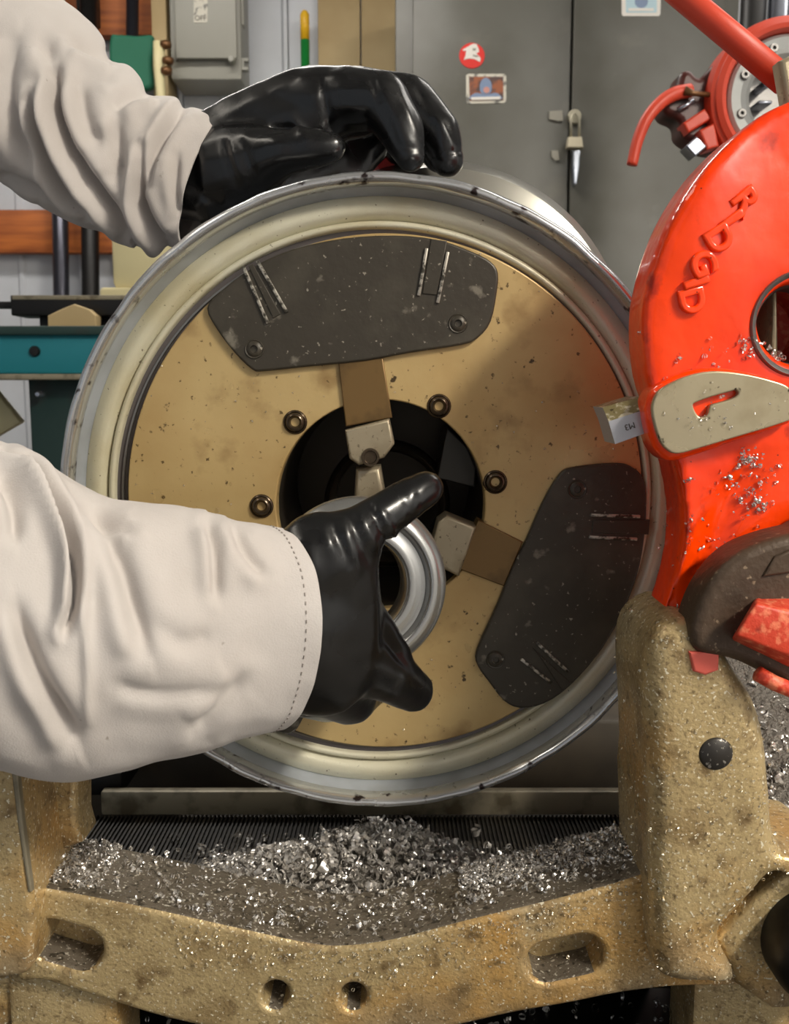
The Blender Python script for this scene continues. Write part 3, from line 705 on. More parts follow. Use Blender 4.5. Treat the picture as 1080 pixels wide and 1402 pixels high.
for (jp, ribs, slots, sl, tp, th, scs) in sets:
    j = plate('jaw_cover', cat_rom(jp, 3), JD, 0.0045, MT['jaw'], chuck, bevel=0.0012)
    for (q0, q1) in ribs:
        a0 = P(*q0, JD - 0.0004); a1 = P(*q1, JD - 0.0004)
        dd_ = (a1 - a0); ln = dd_.length; ang = math.atan2(dd_.z, dd_.x)
        box('rib', (a0 + a1) / 2 + Vector((0, 0.0004, 0)), (ln, 0.0028, 0.0017), MT['jawrib'], j, rot=Matrix.Rotation(-ang, 3, 'Y'), bevel=0.0004)
    for s_ in slots:
        plate('slot_key', s_, JD - 0.0007, 0.003, MT['jaw'], j, bevel=0.0004)
    for (sx, sy) in scs:
        c = P(sx, sy, JD)
        if jscrew is None: jscrew = link('screw', lathe(c, [(0, -0.0004), (0.0016, -0.0004), (0.0019, -0.0015), (0.0032, -0.0013), (0.0040, -0.0005), (0.0046, -0.0007), (0.0052, 0.0006)], 20), MT['jaw'], j, 60, origin=c)
        else: again(jscrew, 'screw', c, j)
    plate('slide', sl, FP - 0.0022, 0.014, MT['slide'], chuck, bevel=0.0008)
    t_ = plate('jaw_insert', tp, FP - 0.008, 0.022, MT['tip'], chuck, bevel=0.0016)
    if jp is jaw_a: plate('tooth', th, FP + 0.004, 0.018, MT['tip'], chuck, bevel=0.003)
c = P(507, 626, FP - 0.0085)
link('insert_pin', lathe(c, [(0, 0.0004), (0.0030, 0.0004), (0.0034, -0.0008), (0.0044, -0.0008), (0.0048, 0.001)], 24), MT['screw'], chuck, 60)

# ------------------------------------------------------------------ the front casting (bed rail with two uprights)
BD0 = 0.39
bed = empty('machine_carriage', (0, CY + 0.41, P(500, 1402, BD0).z), 'oily cast iron carriage with slotted V-shaped front rail and uprights', 'carriage')
rail = [(20, 1213), (48, 1214), (120, 1227), (200, 1243), (330, 1272), (420, 1291), (470, 1295), (540, 1286), (640, 1260), (740, 1236), (830, 1213), (905, 1190), (960, 1190), (1040, 1250), (1050, 1340),
        (1000, 1352), (930, 1353), (850, 1362), (780, 1376), (700, 1390), (620, 1408), (520, 1425), (420, 1428), (330, 1418), (230, 1397), (140, 1370), (60, 1345), (20, 1335)]
rl_pts = cat_rom(rail, 4)
holes = [stadium(68, 1289, 112, 1302, 28), stadium(749, 1319, 800, 1308, 27), circ(377, 1364, 19, 24), circ(484, 1366, 18, 24)]
cast_o = plate('front_rail', rl_pts, BD0, 0.046, MT['cast'], bed, bevel=0.003, holes=holes, res=4, angle=50)
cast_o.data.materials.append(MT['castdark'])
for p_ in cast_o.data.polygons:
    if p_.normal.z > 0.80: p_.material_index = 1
# cavity floors seen through the slots
plate('slot_web', [(25, 1255), (160, 1255), (160, 1335), (25, 1335)], BD0 + 0.020, 0.006, MT['cast'], bed, bevel=0.001)
plate('slot_web', [(705, 1275), (845, 1275), (845, 1350), (705, 1350)], BD0 + 0.020, 0.006, MT['cast'], bed, bevel=0.001)
# right upright
up_r = [(893, 1215), (893, 1120), (889, 1000), (886, 930), (893, 885), (915, 860), (950, 850), (985, 880), (1015, 925), (1040, 965), (1055, 1020), (1062, 1090), (1068, 1150), (1090, 1175), (1150, 1180), (1150, 1230),
        (1075, 1200), (1035, 1235), (990, 1288), (1015, 1350), (985, 1355), (930, 1354), (900, 1330)]
UP_D = 0.372
me = plate_xz(xz(cat_rom(up_r, 4), UP_D), CY + UP_D, 0.066, 0.010, (), 6)
me = bake(me, [('REMESH', dict(mode='VOXEL', voxel_size=0.0022)), ('SMOOTH', dict(factor=0.5, iterations=5))])
upr = link('upright', me, MT['cast'], bed, 180)
link('pin', lathe(P(980, 1032, UP_D), [(0, -0.0012), (0.0062, -0.0010), (0.0070, 0.0), (0.0072, 0.006), (0, 0.006)], 32), MT['pin'], upr, 50)
plate('side_facet', [(980, 1288), (1035, 1232), (1078, 1196), (1160, 1215), (1160, 1380), (1060, 1385), (1008, 1350)], UP_D + 0.012, 0.04, MT['cast'], bed, bevel=0.004)
plate('inner_web', [(862, 1190), (858, 1060), (866, 960), (880, 900), (905, 890), (905, 1190)], 0.425, 0.022, MT['cast'], bed, bevel=0.003)
plate('red_tab', [(944, 893), (985, 893), (984, 918), (966, 925), (950, 920)], UP_D - 0.002, 0.010, MT['pinkred'], bed, bevel=0.001)
link('knob', lathe(P(1152, 1330, 0.36), [(0, -0.004), (0.016, -0.003), (0.0225, 0.004), (0.024, 0.012), (0.024, 0.04), (0, 0.04)], 40, rfun=lambda r, y, a: r), MT['black'], bed, 60)
# left upright
up_l = [(-120, 1000), (8, 1000), (22, 1050), (29, 1120), (38, 1190), (46, 1250), (44, 1300), (36, 1334), (-20, 1342), (-120, 1350)]
me = plate_xz(xz(cat_rom(up_l, 3), 0.376), CY + 0.376, 0.058, 0.0028, (), 4)
upl = link('upright', me, MT['cast'], bed, 50)
plate('inner_web', [(40, 985), (104, 985), (105, 1130), (112, 1155), (60, 1175), (40, 1175)], 0.415, 0.024, MT['cast'], bed, bevel=0.003)
plate('worn_edge', [(14, 1048), (23, 1048), (30, 1120), (43, 1222), (38, 1222), (24, 1130)], 0.3752, 0.004, MT['bar'], upl, bevel=0.0008)
plate('bracket_foot', [(-30, 1330), (48, 1340), (40, 1375), (10, 1420), (-60, 1420)], 0.40, 0.03, MT['cast'], bed, bevel=0.004)
# feet that carry the carriage on the pan
for sx in (-0.150, 0.160):
    box('foot', (sx, CY + 0.415, (PZ + P(0, 1330, BD0).z) / 2), (0.05, 0.036, P(0, 1330, BD0).z - PZ), MT['cast'], bed, bevel=0.003)

# ------------------------------------------------------------------ red die head
RD = 0.395
die_head = empty('die_head', P(960, 880, RD), 'glossy wet red die head with raised lettering and oval cam plate', 'die head')
RDT = 0.030
red_o = [(878, 886), (888, 850), (902, 805), (912, 760), (915, 700), (906, 645), (888, 580), (868, 520), (861, 460), (864, 405), (883, 335), (908, 280), (942, 230), (1000, 180), (1080, 137), (1195, 112), (1360, 155), (1480, 270), (1525, 440), (1480, 610), (1360, 740), (1250, 800), (1150, 870), (1050, 890), (960, 870), (925, 858), (900, 872)]
hole_r = circ(1100, 443, 60, 48, 0.95)
red_o = [(x_ + 20 * max(0, min(1, (1060 - x_) / 100)), y_) for x_, y_ in red_o]
me = plate_xz(xz(cat_rom(red_o, 6), RD), CY + RD, RDT, 0.001, [xz(hole_r, RD)], 2)
me = bake(me, [('REMESH', dict(mode='VOXEL', voxel_size=0.0018)), ('SMOOTH', dict(factor=0.5, iterations=22))])
def redbulge(co, nn):
    if nn.y > -0.5: return Vector((0, 0, 0))
    px_, py_ = PX(co)
    k = 0.0035 * math.exp(-((px_ - 960) / 70) ** 2 - ((py_ - 300) / 160) ** 2)
    # shallow trough running down from the cam plate
    dln = (px_ - (1040 - (py_ - 620) * 0.55)) / 26
    k -= 0.0035 * math.exp(-dln * dln) * (1 if 610 < py_ < 860 else 0) * min(1, max(0, (py_ - 610) / 60))
    k += 0.004 * math.exp(-((px_ - 925) / 30) ** 2 - ((py_ - 690) / 110) ** 2)
    k += 0.0012 * noise.noise(co * 35)
    return Vector((0, -k, 0))
displace(me, redbulge)
rb_ = link('body', me, MT['red'], die_head, 180)
_co = np.array([tuple(vv_.co + WLOC[rb_.name]) for vv_ in rb_.data.vertices if vv_.co.y + WLOC[rb_.name].y < CY + RD + 0.015])
_pp = np.array([PX(c_) for c_ in _co])
def surf_y(px_, py_):
    """depth of the red body's front skin at a pixel"""
    return float(_co[np.argmin((_pp[:, 0] - px_) ** 2 + (_pp[:, 1] - py_) ** 2), 1] - CY)
# raised letters along the curved edge
for ch, lx, ly, an in [('R', 1018, 276, -52), ('I', 999, 302, -55), ('D', 982, 328, -59), ('G', 961, 362, -66), ('I', 951, 387, -71), ('D', 945, 412, -77)]:
    m2 = text_mesh(ch, 0.0118, 0.0010, 0.0007)
    dd = surf_y(lx, ly)
    m2.transform(Matrix.Translation(P(lx, ly, dd - 0.0004)) @ Matrix.Rotation(math.pi / 2, 4, 'X') @ Matrix.Rotation(math.radians(an), 4, 'Z') @ Matrix.Diagonal((1.35 if ch == 'I' else 1.16, 1.12, 1, 1)))
    link('raised_letter', m2, MT['red'], die_head, 60)
# machined bevel in the hole and dark inside
hc_ = P(1100, 443, RD)
link('bore_bevel', lathe(hc_, [(R(73, RD), 0.0005), (R(70, RD), -0.0012), (R(64, RD), 0.0002), (R(52, RD), 0.010), (R(52, RD), 0.03), (R(66, RD), 0.03)], 64, closed=True), MT['machined'], die_head, 40)
link('bore_lining', lathe(hc_, [(R(58, RD), 0.012), (R(50, RD), 0.05), (0, 0.052)], 48), MT['redold'], die_head, 60)
plate('inner_strip', [(1058, 400), (1064, 395), (1065, 492), (1057, 492)], RD + 0.02, 0.02, MT['cam'], die_head, bevel=0.001)
# boss, cam plate with slot
camo = [(893, 562), (899, 540), (912, 528), (940, 515), (975, 508), (1015, 511), (1055, 520), (1080, 530), (1092, 550), (1090, 570), (1066, 581), (1010, 598), (960, 613), (930, 621), (915, 617), (902, 600)]
camc = cat_rom(camo, 4)
slot = cat_rom([(949, 556), (953, 551), (975, 543), (1000, 536), (1008, 534), (1011, 539), (1004, 545), (985, 551), (973, 555), (969, 567), (962, 571), (955, 568)], 3)
bossc = [(985 + (x_ - 985) * 1.07 + (4 if x_ < 985 else 0) - 6, 565 + (y_ - 565) * 1.14 + 3) for x_, y_ in camc]
CD_ = RD - 0.011
plate('boss', bossc, CD_ + 0.003, 0.02, MT['red'], die_head, bevel=0.004, res=5, angle=60)
plate('cam_plate', camc, CD_ - 0.0005, 0.0038, MT['cam'], die_head, bevel=0.0007, holes=[slot])
# die insert with ground face and sloping oily top
fr0 = [P(833, 577, RD + 0.002), P(882, 561, RD + 0.002), P(898, 588, RD + 0.002), P(842, 608, RD + 0.002)]
tp0 = [P(825, 558, RD + 0.010), P(874, 543, RD + 0.010)]
bm = bmesh.new()
vv = [bm.verts.new(q) for q in fr0 + tp0]
back = [bm.verts.new(q + Vector((0, 0.02, 0))) for q in fr0 + tp0]
bm.faces.new((vv[0], vv[3], vv[2], vv[1])); bm.faces.new((vv[0], vv[1], vv[5], vv[4]))
bm.faces.new((vv[0], vv[4], back[4], back[0])); bm.faces.new((vv[0], back[0], back[3], vv[3]))
bm.faces.new((vv[3], back[3], back[2], vv[2])); bm.faces.new((vv[4], vv[5], back[5], back[4])); bm.faces.new((vv[1], vv[2], back[2], back[1])); bm.faces.new((vv[1], back[1], back[5], vv[5]))
bm.faces.new((back[0], back[4], back[5], back[1])); bm.faces.new((back[0], back[1], back[2], back[3]))
bmesh.ops.recalc_face_normals(bm, faces=bm.faces)
die = link('die', from_bm(bm), MT['die'], die_head, 10)
die.data.materials.append(MT['diebrass'])
for p_ in die.data.polygons:
    if p_.normal.z > 0.3: p_.material_index = 1
m2 = text_mesh('M3', 0.0036, 0.00025)
m2.transform(Matrix.Translation(P(862, 583.5, RD + 0.0019)) @ Matrix.Rotation(math.pi / 2, 4, 'X') @ Matrix.Rotation(math.radians(180 + 18), 4, 'Z'))
link('stamp', m2, MT['boxdark'], die, None)
# lever rod and steel block on top
l0 = P(840, -84, 0.47); l1 = P(1075, 112, 0.425)
link('lever_rod', tube([l0, l0.lerp(l1, 0.5), l1], R(17, 0.44), 20), MT['bred'], die_head, 180)
link('lever_ball', lathe(l0, [(0, -0.01), (0.006, -0.009), (0.010, 0), (0.006, 0.009), (0, 0.01)], 20), MT['black'], die_head, 180)
plate('lever_block', [(1068, 82), (1100, 66), (1140, 70), (1150, 160), (1088, 175), (1078, 140)], 0.408, 0.010, MT['cam'], die_head, bevel=0.002)

# ------------------------------------------------------------------ brown arm on the right
AD = 0.368
arm = empty('reamer_arm', P(1040, 940, AD), 'brown cast arm with worn red block in front of die head', 'arm')
ao = cat_rom([(1160, 715), (1100, 728), (1060, 738), (1020, 754), (990, 778), (966, 812), (951, 848), (947, 872), (953, 890), (970, 898), (1010, 906), (1060, 930), (1120, 955), (1180, 960)], 4)
me = plate_xz(xz(ao, AD), CY + AD, 0.024, 0.004, (), 4)
link('arm_casting', me, MT['brown'], arm, 50)
bm = bmesh.new()
fq = [P(1007, 870, AD - 0.012), P(1100, 906, AD - 0.012), P(1105, 845, AD - 0.012), P(1034, 826, AD - 0.012)]
bq = [P(1000, 876, AD + 0.002), P(1100, 925, AD + 0.002), P(1105, 815, AD + 0.002), P(1034, 818, AD + 0.002)]
fv = [bm.verts.new(q) for q in fq]; bv = [bm.verts.new(q) for q in bq]
bm.faces.new(fv); bm.faces.new(bv[::-1])
for k in range(4): bm.faces.new((fv[k], bv[k], bv[(k + 1) % 4], fv[(k + 1) % 4]))
bmesh.ops.recalc_face_normals(bm, faces=bm.faces)
bmesh.ops.bevel(bm, geom=list(bm.edges), offset=0.0012, segments=3, affect='EDGES', profile=0.5)
link('red_block', from_bm(bm), MT['redold'], arm, 40)
link('red_bar', tube([P(1037, 922, AD - 0.004), P(1060, 935, AD - 0.004), P(1120, 960, AD - 0.004)], R(11, AD), 14), MT['redold'], arm, 180)
plate('worn_patch', [(1045, 790), (1062, 762), (1100, 745), (1110, 778), (1080, 785)], AD - 0.0015, 0.003, MT['brown'], arm, bevel=0.001)

# ------------------------------------------------------------------ steel collar held in the hand
KD = 0.414
col_c = P(492, 803, KD)
kf = KD / F
cl_r = 126 * kf
prof = [(68 * kf, 0.012), (68 * kf, 0.0030), (70 * kf, 0.0012), (74 * kf, 0.0004), (82 * kf, 0.0010), (90 * kf, 0.0022), (95 * kf, 0.0022), (97 * kf, 0.0005), (99 * kf, -0.0016), (102 * kf, -0.0026), (107 * kf, -0.0026), (114 * kf, -0.0014), (120 * kf, 0.0004), (124 * kf, 0.0022), (126 * kf, 0.0040), (126 * kf, 0.006), (122 * kf, 0.008), (100 * kf, 0.009), (98 * kf, 0.022), (72 * kf, 0.022), (68 * kf, 0.020)]
me = lathe(Vector((0, 0, 0)), prof, 120, closed=True)
me.transform(Matrix.Translation(col_c) @ Matrix.Rotation(math.radians(9), 4, 'Z') @ Matrix.Rotation(math.radians(-4), 4, 'X'))
collar = empty('steel_collar', col_c + Vector((0, 0, -cl_r)), 'shiny flanged steel collar held by the lower gloved hand', 'collar')
link('flange', me, MT['collar'], collar, 62)

# ------------------------------------------------------------------ the person: two sleeves, two gloves
person = empty('person', P(-200, 700, 0.45), 'person in off-white work jacket and black gloves holding a steel collar', 'person')
def ball(x_, y_, d, r, sy=1.0): return (P(x_, y_, d), R(r, d), sy)
def glove(name, hulls, voxel=0.0017, it=7):
    bm = bmesh.new()
    for h_ in hulls: hull(bm, [ball(*q) for q in h_])
    me = from_bm(bm)
    me = bake(me, [('REMESH', dict(mode='VOXEL', voxel_size=voxel)), ('SMOOTH', dict(factor=0.5, iterations=it))])
    return me
def wrinkle(me, creases):
    def fn(co, nn):
        px_, py_ = PX(co); k = 0.0
        for (ax, ay, bx_, by_, amp, wid) in creases:
            dx, dy = bx_ - ax, by_ - ay; L2 = dx * dx + dy * dy
            t = max(0, min(1, ((px_ - ax) * dx + (py_ - ay) * dy) / L2))
            e2 = (px_ - ax - t * dx) ** 2 + (py_ - ay - t * dy) ** 2
            if e2 < 9 * wid * wid: k += amp * math.exp(-e2 / (wid * wid)) * math.sin(math.pi * (0.15 + 0.7 * t))
        k += 0.0002 * noise.noise(co * 120) + 0.0005 * noise.noise(co * 45)
        return nn * k
    displace(me, fn)
# right hand (lower): back towards the lens, thumb on top, fingers behind the collar
RG = [[(300, 865, .370, 105, .5), (370, 855, .372, 118, .42), (440, 800, .380, 84, .5), (440, 915, .380, 74, .5)],
      [(440, 770, .376, 74, .6), (470, 760, .380, 52, .7), (455, 905, .384, 70, .55), (478, 840, .386, 48, .6)],
      [(430, 770, .374, 66, .7), (500, 724, .380, 35, .9)],
      [(498, 724, .380, 36, .9), (556, 685, .390, 31, 1)], [(556, 685, .390, 31, 1), (583, 669, .396, 26, 1)],
      [(470, 895, .386, 56, .8), (530, 922, .398, 42, .9)], [(530, 922, .398, 42, 1), (566, 946, .412, 31, 1)], [(492, 840, .390, 36, .8), (535, 905, .402, 34, .8), (480, 900, .390, 50, .8)],
      [(440, 925, .392, 60, .7), (480, 955, .412, 40, 1)], [(480, 955, .412, 38, 1), (522, 930, .446, 27, 1)], [(522, 930, .446, 27, 1), (545, 880, .452, 24, 1)],
      [(420, 930, .394, 58, .7), (450, 955, .420, 36, 1)], [(450, 955, .420, 36, 1), (480, 915, .452, 26, 1)], [(480, 915, .452, 26, 1), (505, 870, .456, 23, 1)],
      [(400, 930, .394, 56, .7), (425, 950, .420, 33, 1)], [(425, 950, .420, 33, 1), (445, 910, .452, 24, 1)], [(445, 910, .452, 24, 1), (470, 870, .458, 21, 1)]]
me = glove('g', RG)
cr = [(505, 690, 540, 760, -0.0013, 4), (515, 690, 548, 745, 0.0010, 4), (490, 700, 525, 770, 0.0010, 5), (478, 705, 508, 775, -0.0011, 4), (468, 712, 492, 780, 0.0009, 5), (455, 716, 478, 775, -0.0010, 4), (440, 720, 458, 760, 0.0008, 5),
      (566, 650, 580, 700, -0.0004, 5), (548, 662, 565, 712, -0.0004, 5), (530, 880, 560, 915, -0.0012, 5), (420, 740, 440, 830, 0.0009, 9)]
wrinkle(me, cr)
link('glove', me, MT['glove'], person, 180)
# left hand (upper): resting over the top of the wheel
LG = [[(250, 245, .552, 52, .8), (300, 212, .552, 60, .6), (345, 190, .552, 62, .6)], [(275, 240, .552, 62, .7), (310, 225, .552, 62, .6)],
      [(330, 200, .552, 64, .6), (425, 149, .546, 56, .6), (440, 150, .585, 54, .6), (350, 205, .585, 60, .6)],
      [(430, 145, .548, 52, .8), (470, 138, .546, 44, .9)], [(470, 136, .546, 43, 1), (522, 138, .540, 37, 1)], [(522, 138, .540, 37, 1), (550, 180, .534, 31, 1)], [(550, 180, .534, 31, 1), (562, 214, .530, 21, 1)],
      [(440, 145, .575, 50, .8), (490, 137, .572, 42, 1)], [(490, 137, .572, 42, 1), (562, 142, .566, 36, 1)], [(562, 142, .566, 36, 1), (598, 184, .560, 32, 1)], [(598, 184, .560, 32, 1), (613, 220, .556, 22, 1)],
      [(440, 150, .600, 48, .8), (490, 142, .600, 38, 1)], [(490, 142, .600, 38, 1), (550, 150, .596, 31, 1)], [(550, 150, .596, 31, 1), (590, 195, .590, 25, 1)], [(590, 195, .590, 25, 1), (600, 216, .588, 20, 1)],
      [(430, 155, .620, 44, .8), (480, 150, .622, 33, 1)], [(480, 150, .622, 33, 1), (525, 165, .622, 27, 1)], [(525, 165, .622, 27, 1), (545, 205, .618, 21, 1)],
      [(320, 230, .540, 56, .7), (385, 208, .524, 32, 1)], [(385, 208, .524, 32, 1), (432, 203, .520, 26, 1)], [(432, 203, .520, 26, 1), (455, 202, .518, 19, 1)],
      [(345, 250, .545, 50, .7), (430, 215, .575, 45, .7), (300, 262, .548, 50, .7)],
      [(440, 170, .585, 45, .7), (500, 195, .595, 34, .7), (430, 225, .575, 38, .7), (480, 228, .585, 26, .7)]]
me = glove('g', LG)
cr = [(315, 195, 335, 250, 0.0014, 5), (305, 195, 322, 250, -0.0014, 5), (330, 195, 350, 245, -0.0010, 5), (345, 182, 400, 175, -0.0016, 6), (398, 160, 420, 190, 0.0012, 6), (440, 110, 452, 175, -0.0018, 5),
      (508, 103, 520, 140, -0.0012, 4), (525, 150, 545, 200, -0.0008, 4), (570, 120, 590, 150, -0.0012, 4), (585, 140, 620, 200, 0.0010, 4), (540, 110, 568, 180, 0.0008, 5), (370, 130, 430, 150, -0.0008, 9), (548, 200, 578, 205, -0.0010, 4), (600, 212, 632, 205, -0.0010, 4)]
wrinkle(me, cr)
link('glove', me, MT['glove'], person, 180)

def sleeve(rings, creases, NU=190, NV=150, seed=0, yaw=None, open_end=0.012):
    """rings: (top x, top y, bottom x, bottom y, d, depth factor); the last ring is the cuff"""
    rs = cat_rom(rings, 24, closed=False)
    idx = np.linspace(0, len(rs) - 1, NU)
    V = np.zeros((NU, NV, 3)); 
    for i, t in enumerate(idx):
        k = min(int(t), len(rs) - 2); fr_ = t - k
        q = [a_ + (b2 - a_) * fr_ for a_, b2 in zip(rs[k], rs[k + 1])]
        T = P(q[0], q[1], q[4]); B = P(q[2], q[3], q[4])
        c_ = (T + B) / 2; e1 = (T - B) / 2
        e2 = Vector((q[6], -1, 0)) * (e1.length * q[5])
        for j in range(NV):
            a_ = 2 * math.pi * j / NV
            V[i, j] = c_ + e1 * math.cos(a_) + e2 * math.sin(a_)
    # normals by finite differences
    du = np.gradient(V, axis=0); dv = np.roll(V, -1, 1) - np.roll(V, 1, 1)
    nn = np.cross(du, dv); nn /= (np.linalg.norm(nn, axis=2, keepdims=True) + 1e-12)
    cen = V.mean(axis=1, keepdims=True)
    sgn = np.sign(((V - cen) * nn).sum(2, keepdims=True)); nn *= sgn
    dpt = V[..., 1] - CY; zz = V[..., 2] - CZ
    ff = dpt * cT - zz * sT; uu = dpt * sT + zz * cT
    X = 540 + F * V[..., 0] / ff; Y = 701 - F * uu / ff
    disp = np.zeros(X.shape)
    for pts, amp, wid, ridge in creases:
        pts = cat_rom(pts, 6, closed=False)
        best = np.full(X.shape, 1e9); side = np.zeros(X.shape); fade = np.zeros(X.shape)
        n_ = len(pts) - 1
        for k in range(n_):
            ax, ay = pts[k]; bx_, by_ = pts[k + 1]; dx, dy = bx_ - ax, by_ - ay
            L2 = dx * dx + dy * dy + 1e-9
            t = np.clip(((X - ax) * dx + (Y - ay) * dy) / L2, 0, 1)
            ex, ey = X - ax - t * dx, Y - ay - t * dy
            e2_ = ex * ex + ey * ey
            mk = e2_ < best
            best = np.where(mk, e2_, best); side = np.where(mk, np.sign(dx * ey - dy * ex), side); fade = np.where(mk, (k + t) / n_, fade)
        dist = np.sqrt(best) * side
        env = np.clip(np.sin(np.pi * np.clip(0.08 + 0.84 * fade, 0, 1)) * 1.5, 0, 1)
        disp += 1.7 * env * (-amp * np.exp(-(dist / wid) ** 2) + ridge * amp * np.exp(-((dist - 2.2 * wid) / (1.6 * wid)) ** 2) + 0.5 * abs(ridge) * amp * np.exp(-((dist + 2.4 * wid) / (1.8 * wid)) ** 2))
    for i in range(NU):
        for j in range(NV):
            p_ = Vector(V[i, j])
            disp[i, j] += 0.0030 * noise.noise(p_ * 28 + Vector((seed, 0, 0))) + 0.0010 * noise.noise(p_ * 75 + Vector((0, seed, 0)))
    back_f = np.where(nn[..., 1] > 0.2, 0.5, 1.0)
    V = V + nn * (disp * back_f)[..., None]
    # hem: turn the cloth edge inwards
    last = V[-1]; c_ = last.mean(0)
    inner1 = c_ + (last - c_) * 0.955; inner1 += (V[-1] - V[-3]) * 0.15
    inner2 = c_ + (V[-14] - V[-14].mean(0)) * 0.93 + (V[-14].mean(0) - c_)
    Vall = np.concatenate([V.reshape(-1, 3), inner1, inner2])
    f = []
    for i in range(NU + 1):
        for j in range(NV):
            j2 = (j + 1) % NV
            f.append((i * NV + j, i * NV + j2, (i + 1) * NV + j2, (i + 1) * NV + j))
    f.append(tuple(range(NV)))
    me = from_np(Vall, f)
    bm = bmesh.new(); bm.from_mesh(me); bmesh.ops.recalc_face_normals(bm, faces=bm.faces); bm.to_mesh(me); bm.free()
    return me, V

# lower sleeve (right arm)
low = [(-420, 600, -420, 1080, .36, .85, 0), (-150, 590, -150, 1060, .355, .85, 0), (0, 607, 0, 1044, .352, .85, 0), (60, 636, 80, 1052, .351, .82, 0), (140, 682, 170, 1050, .352, .80, 0), (230, 697, 250, 1034, .354, .76, 0.1), (310, 714, 315, 1008, .358, .70, 0.25), (365, 719, 352, 995, .362, .64, 0.55), (392, 722, 374, 990, .364, .60, 0.75)]
lc = [([(5, 618), (42, 648), (75, 700), (96, 747), (102, 790), (99, 830), (88, 862)], 0.0055, 6, 1.0),
      ([(284, 722), (292, 755), (297, 815)], 0.0020, 7, 0.8), ([(137, 715), (165, 775), (187, 850), (200, 890)], 0.0030, 12, 0.7),
      ([(22, 835), (46, 905), (79, 967), (102, 1012)], 0.0034, 11, 0.7), ([(160, 938), (217, 951), (300, 942)], 0.0010, 9, 0.5),
      ([(0, 650), (18, 690), (22, 730)], 0.0030, 10, 0.6), ([(113, 830), (120, 900), (120, 985)], -0.0014, 7, 0.0), ([(205, 850), (250, 880), (290, 870)], 0.0012, 14, 0.5),
      ([(320, 730), (345, 770), (362, 782)], 0.0018, 8, 0.6), ([(330, 930), (300, 965), (270, 1000)], 0.0016, 10, 0.6), ([(120, 700), (150, 720), (180, 730)], 0.0018, 8, 0.6)]
me, V = sleeve(low, lc, seed=3)
sl1 = link('jacket_sleeve', me, MT['fabric'], person, 180)
# stitching dashes near the cuff
bm = bmesh.new(); NVs = V.shape[1]
for j in range(NVs):
    a_ = 2 * math.pi * j / NVs
    if j % 2: continue
    i0 = V.shape[0] - 16
    p0 = Vector(V[i0, j]); p1 = Vector(V[i0, (j + 1) % NVs]); c_ = Vector(V[i0].mean(0))
    out = ((p0 + p1) / 2 - c_).normalized() * 0.0002
    box_bm(bm, (p0 + p1) / 2 + out, ((p1 - p0).length * 0.8, 0.0004, 0.0004), (p1 - p0).to_track_quat('X', 'Z').to_matrix())
link('stitching', from_bm(bm), MT['thread'], sl1, None)

# upper sleeve (left arm)
upp = [(-330, -330, -480, 120, .62, .85, 0), (-60, -150, -250, 200, .60, .85, 0), (60, -30, -90, 215, .59, .85, 0), (118, 28, 0, 246, .58, .82, 0), (156, 78, 62, 285, .572, .80, 0), (205, 122, 125, 312, .565, .78, 0), (255, 149, 180, 326, .56, .75, 0), (290, 156, 222, 335, .556, .72, 0.0), (308, 160, 250, 335, .553, .68, -0.10)]
uc = [([(43, 140), (60, 187), (77, 230), (100, 265), (125, 285)], 0.0046, 6, 0.9), ([(78, 100), (80, 150), (96, 193), (117, 230), (143, 267), (175, 312)], 0.0060, 6.5, 1.0),
      ([(197, 205), (193, 253), (197, 283), (213, 313), (230, 332)], 0.0050, 6, 0.9), ([(250, 150), (223, 187), (210, 220), (205, 255)], 0.0036, 6, 0.8),
      ([(0, 236), (33, 250), (60, 262)], 0.0030, 7, 0.6), ([(100, 55), (135, 70), (160, 82)], 0.0030, 8, 0.7), ([(155, 150), (180, 130), (215, 125)], 0.0032, 9, 0.7),
      ([(160, 165), (162, 205), (168, 235)], 0.0028, 9, 0.6), ([(20, 60), (10, 110), (22, 170), (50, 215)], 0.0034, 11, 0.7), ([(110, 120), (118, 165), (140, 200)], 0.0024, 10, 0.6), ([(242, 215), (240, 260), (246, 300)], 0.0018, 5, 0.6), ([(60, 60), (70, 85), (70, 110)], 0.0026, 10, 0.6)]
me, V = sleeve(upp, uc, seed=9)
link('jacket_sleeve', me, MT['fabric'], person, 180)

